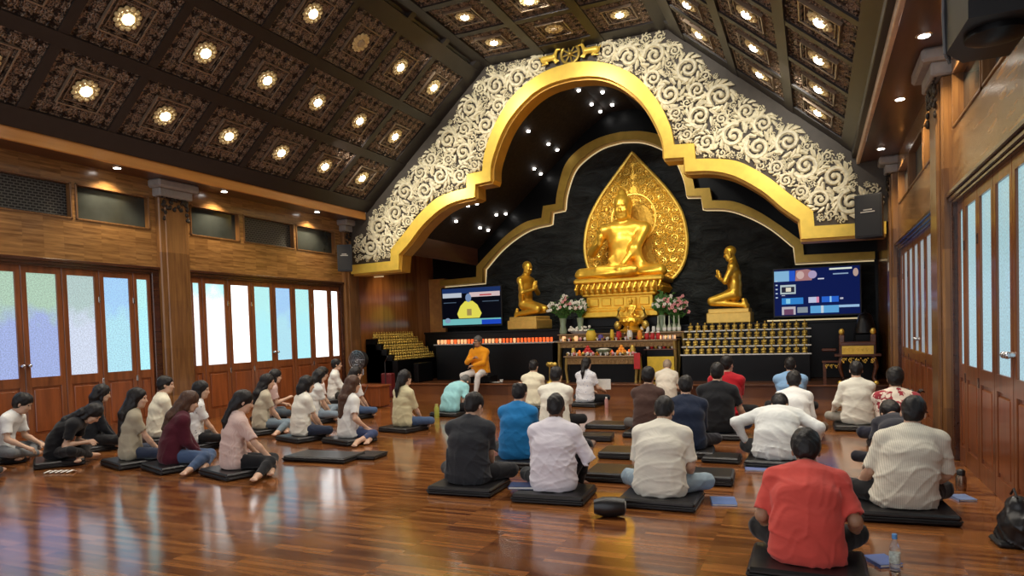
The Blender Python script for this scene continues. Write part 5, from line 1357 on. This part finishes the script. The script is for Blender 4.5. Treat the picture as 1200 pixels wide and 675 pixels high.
t = thing('hanging_loudspeaker', 'big curved dark loudspeaker hung high on the wooden wall near the camera', 'loudspeaker', (1.17, 5.75, 3.55), 0)
MB().prism([(-.22, -.42), (.2, -.42), (.2, .48), (-.1, .48), (-.25, .2)], 0, .55, 'z').build('cabinet', M['plastic'], t)
rb = MB()
for i in range(6): rb.tube([(-.255+.012*i, .2+.045*i, -.005), (-.265+.012*i, .2+.045*i, .3), (-.255+.012*i, .2+.045*i, .555)], .014, 6)
rb.build('rib', plain('grey ribs', (.08, .08, .085), .4), t)
MB().lathe([(.10, -.05), (.19, -.02), (.19, .02)], seg=18, z=-.02, cy=-.1).build('horn', M['black'], t, smooth=50)
tag(MB().box(1.29, 1.30, 14.5, 14.62, 2.45, 2.72, .003).box(1.28, 1.292, 14.53, 14.59, 2.5, 2.66, .003).build('switch_plate', M['white']), 'white switch plate on the far wooden column', 'switch')
tag(MB().box(XL+.55, -10.4, 14.98, 15.0, 3.12, 3.14).build('light_bar', M['strip']), 'short glowing bar under the gold arch foot', 'light strip')

# ================================================================== people
HU = {}
def C(label, px, py, **k): return person(label, px, py, k.pop('rz', 0), **k)
WHITEC, CREAM, BEIGE, IVORY, BLK = (.80, .80, .78), (.62, .56, .44), (.44, .38, .28), (.66, .62, .52), (.012, .012, .014)
DENIM, LDEN, GREYB = (.06, .10, .19), (.19, .24, .29), (.16, .21, .25)
lap = dict(handR=(.13, .27, .17), handL=(-.10, .30, .16))
onk = dict(handR=(.30, .32, .22), handL=(-.30, .32, .22))
# --- window-side group
C('woman in black tee, long black hair, hunched over near the folding doors', -9.30, 5.75, rz=-.9, shirt=(0.01, 0.01, 0.012), legs_col=(.012, .012, .014), hair='verylong', lean=34, curve=32, hpitch=52, bulk=.92, handR=(.06, .36, .28), handL=(-.04, .36, .27), legs='cross_tight')
C('man in white tee seen in profile, bare forearm on his jeans', -10.35, 5.65, rz=-.95, shirt=WHITEC, legs_col=(.16, .17, .18), lean=20, curve=20, hpitch=26, handR=(.26, .42, .22), handL=(-.2, .40, .2), hair='wavy')
C('person in black cut off by the picture edge, only a knee showing', -9.36, 4.62, rz=-.6, shirt=BLK, legs_col=(.015, .015, .018), lean=12, curve=14, hpitch=15, legs='cross')
C('person in black long-sleeved top with black hair, beyond the hunched woman', -9.97, 6.65, rz=-.5, shirt=(0.01, 0.012, 0.016), sleeve='long', legs_col=BLK, hair='bob', lean=10, curve=14, hpitch=15, bulk=1.04)
C('woman in beige blouse with long straight black hair, next to the maroon sweater', -8.20, 6.00, rz=-.5, shirt=(0.4, 0.35, 0.25), legs_col=(.03, .04, .07), hair='verylong', lean=4, curve=10, hpitch=8, hyaw=-22, bulk=.92)
C('man in cream shirt sitting by the wooden column, short black hair', -9.60, 7.50, rz=-.45, shirt=(0.768, 0.72, 0.564), legs_col=BLK, lean=8, curve=10, hpitch=6, hyaw=-20, scale=1.05)
C('woman in maroon sweater with shoulder-length brown hair and blue jeans', -7.38, 5.95, rz=-.55, shirt=(0.075, 0.008, 0.018), sleeve='long', legs_col=DENIM, hair='long', haircol='brown', lean=14, curve=14, hpitch=22, bulk=1.05, legs='stretch_right')
C('woman in white printed tee with black hair tied, profile, behind the maroon sweater', -8.45, 7.20, rz=-.55, shirt=WHITEC, pattern='dots', col2=(.12, .12, .16), legs_col=BLK, hair='bob', lean=6, curve=10, hpitch=8, hyaw=-25, bulk=.9)
C('woman in pale pink blouse with a low black ponytail and black trousers', -6.30, 5.90, rz=-.50, shirt=(0.66, 0.46, 0.4), pattern='stripe', col2=(.75, .62, .56), legs_col=(.010, .010, .012), hair='lowpony', lean=6, curve=10, hpitch=18, hyaw=-15, bulk=.98, handR=(.30, .34, .18), legs='stretch_right', slen=.85)
C('woman in beige tee and pale jeans with long loose black hair', -8.57, 8.65, rz=-.55, shirt=(0.52, 0.46, 0.34), legs_col=GREYB, hair='long', lean=6, curve=10, hpitch=10, hyaw=-15, bulk=.93, legs='stretch_right')
C('woman with black hair and pink top, mostly hidden behind the beige tee', -9.70, 10.00, rz=-.7, shirt=(0.6, 0.42, 0.38), legs_col=(.06, .08, .1), hair='bob', lean=8, curve=10, hpitch=12, handR=(.08, .34, .42), handL=(-.06, .3, .3))
C('woman in cream white blouse with a black bob, dark trousers, on a wide black cushion', -7.32, 8.20, rz=-.5, shirt=(0.816, 0.78, 0.672), legs_col=(.03, .04, .07), hair='bob', lean=5, curve=10, hpitch=12, bulk=.98)
C('person with black bobbed hair showing just behind the cream white blouse', -8.55, 9.90, rz=-.5, shirt=(0.66, 0.66, 0.624), legs_col=LDEN, hair='bob', lean=8, curve=12, hpitch=14, bulk=.92)
C('woman in pale pink white shirt in profile, denim legs, behind the black-bobbed woman', -9.25, 10.80, rz=-.65, shirt=(0.792, 0.672, 0.624), legs_col=LDEN, hair='bun', lean=10, curve=12, hpitch=14, bulk=.94, legs='stretch_right')
C('man in white collared shirt and glasses sitting against the folding doors', -10.15, 12.50, rz=-.95, shirt=(0.792, 0.78, 0.72), collar=True, sleeve='long', legs_col=(.02, .018, .016), lean=4, curve=6, hpitch=2, extra={'g': glasses}, seat=.16)
C('woman in white tee with long brown hair, bare feet tucked beside her', -6.42, 8.20, rz=-.45, shirt=(0.792, 0.78, 0.732), legs_col=(.05, .07, .15), hair='verylong', haircol='brown', lean=4, curve=8, hpitch=10, bulk=.93, legs='side_right', tlen=.55, handR=(.24, .18, .22))
C('woman in white top with black hair, hidden behind the long brown hair', -8.20, 10.60, rz=-.5, shirt=(0.792, 0.792, 0.768), legs_col=DENIM, hair='pony', lean=6, curve=10, hpitch=8, bulk=.92)
C('woman in pale yellow shirt with long black ponytail, alone near the stage', -6.25, 9.40, rz=-.30, shirt=(0.6, 0.54, 0.33), legs_col=DENIM, hair='pony', lean=3, curve=8, hpitch=5, bulk=.92, legs='cross', tlen=.9, slen=1.0)
# --- middle and the other side
C('person in mint shirt bent forward with greying hair, just before the seated speaker', -6.45, 11.35, rz=-.2, shirt=(0.3, 0.6, 0.62), legs_col=BLK, lean=34, curve=34, hpitch=70, haircol='grey', bulk=1.0, slen=.9)
C('man in charcoal tee with cropped sides, front cushion of the middle rows', -3.23, 6.00, rz=.10, shirt=(0.03, 0.032, 0.037), legs_col=(.014, .014, .016), hair='short', lean=8, curve=16, hpitch=22, hyaw=-18, bulk=1.10, crumple=.008)
C('balding man in bright blue shirt seated behind the charcoal tee', -3.27, 7.30, rz=.05, shirt=(0.015, 0.19, 0.47), legs_col=BLK, hair='balding', lean=8, curve=14, hpitch=16, bulk=1.02, slen=.8)
C('man in pale yellow-cream shirt, farthest back toward the altar steps', -5.20, 12.45, rz=0, shirt=(0.792, 0.732, 0.54), legs_col=BLK, lean=6, curve=10, hpitch=12)
C('broad man in ivory shirt with greying black hair, dark forearm at his side', -3.78, 9.95, rz=.02, shirt=(0.816, 0.792, 0.672), legs_col=BLK, hair='wavy', lean=6, curve=12, hpitch=12, bulk=1.18)
C('dark-skinned man in crisp white shirt with one knee drawn up', -2.29, 5.95, rz=.12, shirt=(0.816, 0.768, 0.816), skin='dark', sleeve='short', slen=1.15, collar=True, legs_col=(.010, .010, .012), hair='cropped', lean=8, curve=14, hpitch=18, bulk=1.06, legs='knee_up', handR=(.30, .34, .44), handL=(-.10, .30, .2), crumple=.008, tlen=.97)
r_, J_ = C('woman in white printed blouse with a black ponytail holding an open white paper', -4.35, 13.25, rz=-.15, shirt=(0.744, 0.744, 0.768), pattern='dots', col2=(.1, .16, .4), legs_col=BLK, hair='pony', lean=4, curve=8, hpitch=12, bulk=.92, handR=(.24, .34, .30), handL=(.0, .36, .28))
tag(MB().box(-.14, .14, -.004, .004, -.11, .11).build('paper_sheet', M['white'], None, (-4.05, 13.62, .42)), 'open white paper held by the woman in the printed blouse', 'paper')
C('person in brown shirt with short black hair, near the end of the altar table', -2.26, 9.75, rz=.02, shirt=(0.075, 0.04, 0.032), legs_col=(.10, .095, .09), lean=6, curve=12, hpitch=14, bulk=1.0, hair='wavy')
C('fair-haired person in cream shirt bowing in front of the altar', -2.80, 13.8, rz=.1, shirt=(0.744, 0.672, 0.552), legs_col=BLK, hair='short', haircol='pale', lean=20, curve=24, hpitch=45, bulk=.95, skin='light')
C('man in white polo and light blue jeans, head bowed low, on a thick cushion', -1.30, 6.05, rz=.0, shirt=(0.768, 0.732, 0.624), collar=True, legs_col=(.26, .34, .40), lean=12, curve=22, hpitch=34, bulk=1.12, handR=(.20, .30, .2), handL=(-.16, .30, .2), slen=.88)
C('man in navy shirt sitting behind the white polo', -1.46, 8.40, rz=.2, shirt=(0.012, 0.02, 0.045), legs_col=(.012, .012, .02), lean=12, curve=18, hpitch=18, bulk=1.08, sleeve='long')
C('man in black tee with bare forearm on blue jeans, before the red shirt', -1.28, 9.80, rz=.05, shirt=(0.012, 0.013, 0.016), legs_col=(.03, .06, .14), lean=8, curve=10, hpitch=10, bulk=1.10, handR=(.34, .30, .2), scale=1.06)
C('man in bright red shirt partly behind the black tee', -1.35, 11.45, rz=-.05, shirt=(0.45, 0.012, 0.022), legs_col=BLK, lean=4, curve=8, hpitch=6, bulk=1.12, hyaw=-20, scale=1.08, slen=.85)
C('man in light blue shirt with a white collar, far row on the speaker side', -.40, 12.3, rz=0, shirt=(0.24, 0.42, 0.66), collar=True, legs_col=BLK, hair='short', lean=6, curve=10, hpitch=14, bulk=1.12, slen=.85)
C('person with dense black hair and white shirt, just beyond the hunched headband man', -.28, 9.75, rz=.0, shirt=(0.792, 0.804, 0.792), legs_col=(.12, .08, .05), hair='wavy', lean=22, curve=24, hpitch=30, bulk=.98, sleeve='long')
C('man in pale grey shirt hunched with a shaved head and dark headband', -0.42, 8.05, rz=-.05, shirt=(0.72, 0.744, 0.732), legs_col=(.02, .02, .022), hair='balding', lean=34, curve=36, hpitch=58, bulk=1.2, sleeve='long', handR=(.40, .30, .22), handL=(-.36, .22, .22), elbowR=(.9, -.3, -.6), elbowL=(-.9, -.3, -.6), extra={'b': band}, crumple=.008)
C('man in coral red polo with thick black hair, nearest the camera', -.07, 4.62, scale=.96, rz=.0, shirt=(0.66, 0.085, 0.065), collar=True, skin='mid', legs_col=(.012, .012, .013), hair='wavy', lean=20, curve=30, hpitch=36, bulk=1.12, slen=.86, handR=(.30, .26, .22), handL=(-.24, .30, .22), crumple=.008, legs='cross_tight', hs=1.02)
C('man in white long shirt and khaki trousers in the far row by the gilded bench', .55, 11.0, rz=.05, shirt=(0.744, 0.732, 0.648), sleeve='long', legs_col=(.30, .29, .25), lean=6, curve=10, hpitch=16, bulk=1.0, handL=(-.30, .24, .24))
C('man in white shirt with red floral print and tight dark curls', 0.90, 9.40, rz=.0, shirt=(0.744, 0.66, 0.564), pattern='floral', col2=(.30, .03, .045), legs_col=(.012, .014, .03), hair='wavy', skin='mid', lean=8, curve=14, hpitch=14, bulk=1.10, slen=.95)
C('person with black hair bending low between the floral shirt and the cream shirt', 0.77, 7.70, rz=.1, shirt=(0.03, 0.03, 0.04), legs_col=(.012, .012, .02), hair='wavy', lean=38, curve=36, hpitch=70, bulk=.86)
C('large man in cream ribbed shirt leaning to one side, near the wooden doors', 0.64, 6.22, rz=.12, shirt=(0.744, 0.696, 0.576), pattern='stripe', col2=(.42, .39, .31), legs_col=(.010, .010, .012), hair='short', lean=14, curve=18, hpitch=22, side=11, hyaw=-14, hroll=6, bulk=1.14, slen=.95, crumple=.008, hs=1.02, handR=(.26, .30, .2), handL=(-.28, .28, .2), extra={'g': glasses}, tlen=.97)
# --- the speaker
tag(MB().box(-8.10, -7.55, 15.30, 15.8, .29, .47, .02).build('low_stool', B_), 'low black stool under the orange-robed speaker on the stage edge', 'stool')
person('orange-robed speaker in white trousers seated on the stage edge, holding a microphone', -7.85, 15.42, PI-.12, scale=1.1, seat=.44, legs='chair', kneeR=[.21, .42, .46], ankleR=[.16, .46, .075], toeR=[.20, .62, .03], kneeL=[-.21, .42, .46], ankleL=[-.16, .46, .075], toeL=[-.20, .62, .03], lean=2, curve=6, hpitch=2, hair='short', haircol='grey', skin='mid', shirt=(0.85, 0.33, 0.012), sleeve='long', loose=.028, collar=True, bulk=1.04,
       legs_col=(.75, .72, .68), handR=(.03, .22, .84), handL=(.02, .25, .68), elbowR=(.8, .1, -.7), elbowL=(-.9, .1, -.5), gripR=1.0, gripL=.6, hem=.50, extra={'g': glasses}, crumple=.012)
t = thing('microphone', 'black hand microphone held to the mouth of the orange-robed speaker', 'microphone', (-7.86, 15.12, 1.30)); MB().tube([(-.01, 0, -.14), (0, .0, 0)], [.014, .019], 10).build('handle', M['plastic'], t, smooth=50); MB().ball((0, .0, .02), .028).build('mesh_head', M['capital'], t, smooth=True)
# ================================================================== cushions
def cushion(x, y, rz, lab, w=.66, d=.60, h=.085, fold=True, grp=None):
    t = thing('floor_cushion', lab, 'cushion', (x, y, 0), rz)
    m = MB(); hh = h/2 if fold else h
    m.box(-w/2, w/2, -d/2, d/2, .002, hh, .016); m.build('lower_pad', M['vinyl'], t)
    if fold: MB().box(-w/2+.005, w/2-.005, -d/2+.006, d/2-.004, hh-.004, h, .016).build('upper_pad', M['vinyl'], t)
    MB().tube([(-w/2, -d/2, hh), (w/2, -d/2, hh), (w/2, d/2, hh), (-w/2, d/2, hh), (-w/2, -d/2, hh)], .006, 5).build('piping', M['plastic'], t)
    return t
# one cushion for each seated person (read from the people already built)
short = lambda s: ' '.join(w for w in s.replace(',', '').split()[:9])
for o in [q for q in COL.objects if q.name.startswith('person') and q.get('label')]:
    if 'cut off by' in o['label']: pass
    if 'speaker seated' in o['label'] or 'orange-robed' in o['label']: continue
    x, y = o.location.x, o.location.y; rz = o.rotation_euler[2]
    b = 'under the '+' '.join(o['label'].replace(',', '').split()[:8])
    for bad in (' with', ' and', ' in', ' of', ' by', ' near', ' a', ' the', ' behind', ' to', ' for', ' next', ' seen', ' mostly', ' on', ' who', ' his', ' just', ' before', ' one', ' cut', ' off', ' showing', ' partly'):
        while b.endswith(bad): b = b[:-len(bad)]
    h = .165 if 'glasses sitting against' in o['label'] else .085
    cushion(x+.10*math.sin(-rz)*0, y+.02, rz*.6, 'black folded floor cushion '+b, .64+.05*(o.location.y < 6.4), .56, h)
for (x, y, rz, w, d, h, fo, lab) in [
    (-5.88, 7.0, .05, .95, .50, .07, True, 'vacant wide black cushion between the pink blouse and the white tee'),
    (-5.35, 7.25, .1, .34, .36, .05, False, 'small flat black cushion end beyond the vacant wide cushion'),
    (-3.05, 10.45, .02, .66, .50, .08, True, 'vacant black cushion farthest up the middle aisle'),
    (-2.88, 9.25, .15, .46, .36, .08, False, 'vacant black cushion beside the balding man, second up the aisle'),
    (-2.22, 8.15, .05, .50, .50, .09, True, 'vacant black cushion half hidden behind the knee of the white shirt'),
    (-1.96, 6.95, .04, .58, .52, .10, True, 'vacant black cushion between the white shirt and the white polo'),
    (-1.02, 7.05, .06, .50, .46, .10, True, 'vacant black cushion beyond the light blue jeans'),
    (-1.02, 8.15, .0, .42, .38, .07, True, 'black cushion sticking out beside the navy shirt')]:
    cushion(x, y, rz, lab, w, d, h, fo)
t = thing('rolled_bag', 'rolled black cloth bag with a pale lining beside the white-shirted man', 'bag', (-1.62, 5.50, .085), .3)
MB().tube([(-.13, 0, 0), (-.05, 0, .0), (.06, 0, 0), (.13, 0, 0)], [.06, .085, .085, .07], 12).build('roll', M['vinyl'], t, smooth=50); MB().tube([(.128, 0, 0), (.14, 0, 0)], [.05, .045], 12).build('lining', M['capital'], t)
# ================================================================== things on the floor
def book(x, y, z, rz, w, d, h, col, lab):
    t = thing('book', lab, 'book', (x, y, z), rz)
    MB().box(-w/2, w/2, -d/2, d/2, h*.8, h, .002).box(-w/2, w/2, -d/2, d/2, 0, h*.2, .002).box(-w/2, -w/2+.006, -d/2, d/2, 0, h).build('cover', plain('cover '+lab[:12], col, .35), t)
    MB().box(-w/2+.004, w/2-.004, -d/2+.004, d/2-.004, h*.18, h*.82).build('pages', M['white'], t)
book(-2.60, 5.93, .087, .25, .26, .20, .03, (.02, .04, .14), 'navy covered book on the cushion of the charcoal tee')
book(-.78, 6.25, 0.0, .2, .22, .28, .018, (.10, .18, .42), 'blue booklet on the floor beside the light blue jeans')
book(-.60, 7.75, 0.0, .1, .26, .20, .016, (.16, .20, .42), 'blue and white booklet beside the hunched grey shirt')
book(.38, 4.98, 0.0, .5, .16, .20, .022, (.07, .13, .38), 'small blue book beside the knee of the coral polo')
book(1.16, 6.95, 0.0, .3, .15, .20, .02, (.16, .24, .45), 'pale blue book beside the steel tumbler')
t = thing('water_bottle', 'clear plastic water bottle with a blue cap in front of the cream ribbed shirt', 'bottle', (.44, 4.83, 0))
cl, nt, b = nodes('clear plastic'); b.inputs['Transmission Weight'].default_value = .85; b.inputs['Roughness'].default_value = .08; b.inputs['IOR'].default_value = 1.3; b.inputs['Base Color'].default_value = (.93, .95, .97, 1)
MB().lathe([(.028, 0), (.032, .01), (.032, .07), (.029, .075), (.032, .08), (.032, .14), (.029, .16), (.014, .195), (.013, .215)], seg=20).build('body', cl, t, smooth=50)
MB().lathe([(.0325, .055), (.0332, .06), (.0332, .115), (.0325, .12)], seg=20).build('wrapper', plain('bottle label', (.62, .70, .62), .5, 0, .3, 60), t, smooth=50)
MB().lathe([(.016, .208), (.016, .235), (.014, .238)], seg=16).build('cap', plain('blue cap', (.10, .30, .65), .4), t, smooth=50)
t = thing('tumbler', 'small steel tumbler with a dark lid by the wooden door', 'tumbler', (1.21, 7.30, 0))
MB().lathe([(.04, 0), (.045, .03), (.043, .12), (.035, .14)], seg=20).build('body', gold('brown steel', (.35, .25, .18), .25, 0, 10, .9), t, smooth=50); MB().lathe([(.034, .14), (.036, .18), (.02, .195)], seg=16).build('lid', M['plastic'], t, smooth=50)
t = thing('green_bottle', 'olive green drinking bottle beside the mint shirt', 'bottle', (-6.55, 11.0, 0)); MB().lathe([(.045, 0), (.048, .03), (.048, .18), (.03, .22)], seg=16).build('body', plain('olive plastic', (.35, .38, .06), .35), t, smooth=50); MB().lathe([(.03, .22), (.03, .26)], seg=14).build('cap', plain('olive cap', (.45, .42, .12), .35), t, smooth=50)
t = thing('pink_bottle', 'small pinkish bottle standing beside the woman with the open paper', 'bottle', (-3.86, 13.1, 0)); MB().lathe([(.035, 0), (.037, .14), (.02, .18)], seg=14).build('body', plain('pinkish plastic', (.45, .22, .2), .3), t, smooth=50); MB().lathe([(.02, .18), (.02, .21)], seg=12).build('cap', M['white'], t)
t = thing('backpack', 'black bag standing on the floor against the near wooden door', 'bag', (1.28, 5.66, 0), .1)
V_ = [rc((-.0, -.06, .14), (0, .06, .14), .11, .10, k=.04), rc((0, 0, .26), (0, 0, .14), .085, .12, k=.05), el((0, 0, .05), (.13, .16, .06), None, .04)]
link_mesh('body', sculpt_mesh('body', V_, .01, M['vinyl'], wrinkle(77, .008)), t); MB().tube([(-.03, -.06, .34), (-.03, 0, .39), (-.03, .06, .34)], .008, 6).build('handle', M['plastic'], t); MB().box(-.16, -.03, -.12, .10, 0, .04, .015).build('flap', M['plastic'], t)
t = thing('paper_bundle', 'crumpled white paper on the floor near the cut-off knee', 'paper', (-8.65, 5.35, 0), .4)
pm = MB(); rr = random.Random(9)
for i in range(5): pm.tube([(-.16+.07*i, -.03, .012), (-.12+.07*i, .03, .03), (-.10+.07*i, .07, .012)], [.02, .03, .015], 5, .15)
pm.build('sheets', M['white'], t)
tag(MB().box(-9.45, -8.72, 12.25, 12.65, .02, .47, .015).box(-9.48, -8.69, 12.22, 12.68, .45, .49, .01).build('low_table', M['doorpanel']), 'low orange-brown wooden box table near the fan', 'table')
t = thing('drum_fan', 'round black fan with a chrome cage on a stand beside the wooden corner', 'fan', (-10.55, 14.0, 0))
MB().lathe([(.18, 0), (.16, .03), (.03, .05)], seg=18).build('base', M['plastic'], t, smooth=50); MB().tube([(0, 0, .03), (0, 0, .75)], .025, 10).build('pole', M['chrome'], t, smooth=50)
MB().tube([(0, .10, .98), (0, -.06, .98)], [.22, .24], 20).build('drum', M['plastic'], t, smooth=50)
cg = MB()
for r in (.06, .12, .18, .24): cg.tube([(r*math.cos(i*PI/10), -.09, .98+r*math.sin(i*PI/10)) for i in range(21)], .005, 5)
for i in range(12): cg.tube([(0, -.09, .98), (.25*math.cos(i*PI/6), -.08, .98+.25*math.sin(i*PI/6))], .004, 5)
cg.build('cage', M['chrome'], t); MB().tube([(.12, 0, .75), (.12, .0, .60)], .03, 8).build('motor_knob', M['chrome'], t)
tag(MB().box(-10.05, -9.75, 14.2, 14.4, .02, .62, .02).build('red_case', plain('dark red case paint', (.12, .008, .01), .5)), 'dark red upright case beside the fan', 'case')
t = thing('microphone_stand', 'thin black microphone stand near the low wooden table', 'stand', (-9.35, 13.4, 0)); MB().lathe([(.12, 0), (.11, .02)], seg=14).build('base', M['plastic'], t); MB().tube([(0, 0, .02), (0, 0, .95)], .012, 8).build('pole', M['plastic'], t); MB().tube([(0, 0, .95), (.18, -.15, 1.08)], .010, 8).build('boom', M['plastic'], t)
t = thing('dark_plant', 'dark leafy plant in a black pot against the wooden column', 'plant', (1.12, 10.3, 0)); MB().lathe([(.12, 0), (.15, .2), (.16, .22)], seg=16).build('pot', M['plastic'], t, smooth=50)
fo = MB(); rr = random.Random(12)
for i in range(70):
    a = rr.uniform(0, 2*PI); s = rr.uniform(.03, .17); z = rr.uniform(.3, .62); c = (s*math.cos(a), s*math.sin(a), z)
    fo.tube([(0, 0, .2), (c[0]*.6, c[1]*.6, .2+(z-.2)*.7), c], [.005, .005, .004], 4); fo.tube([c, (c[0]*1.25, c[1]*1.25, z+.03), (c[0]*1.5, c[1]*1.5, z)], [.006, .022, .003], 5)
fo.build('foliage', plain('very dark leaves', (.035, .02, .018), .4), t)
t = thing('saucer_cup', 'white cup and papers on the stage beside the orange-robed speaker', 'cup', (-7.35, 15.6, .29)); MB().lathe([(.03, 0), (.05, .07)], seg=14).build('cup', M['white'], t, smooth=50); MB().box(-.35, -.02, -.12, .05, 0, .012).build('papers', M['white'], t)
tag(MB().tube([(-8.92, 12.2, .012), (-8.95, 12.0, .3), (-9.0, 12.22, .5)], .008, 6).build('cable', M['plastic']), 'black cable hanging over the front of the low wooden table', 'cable')
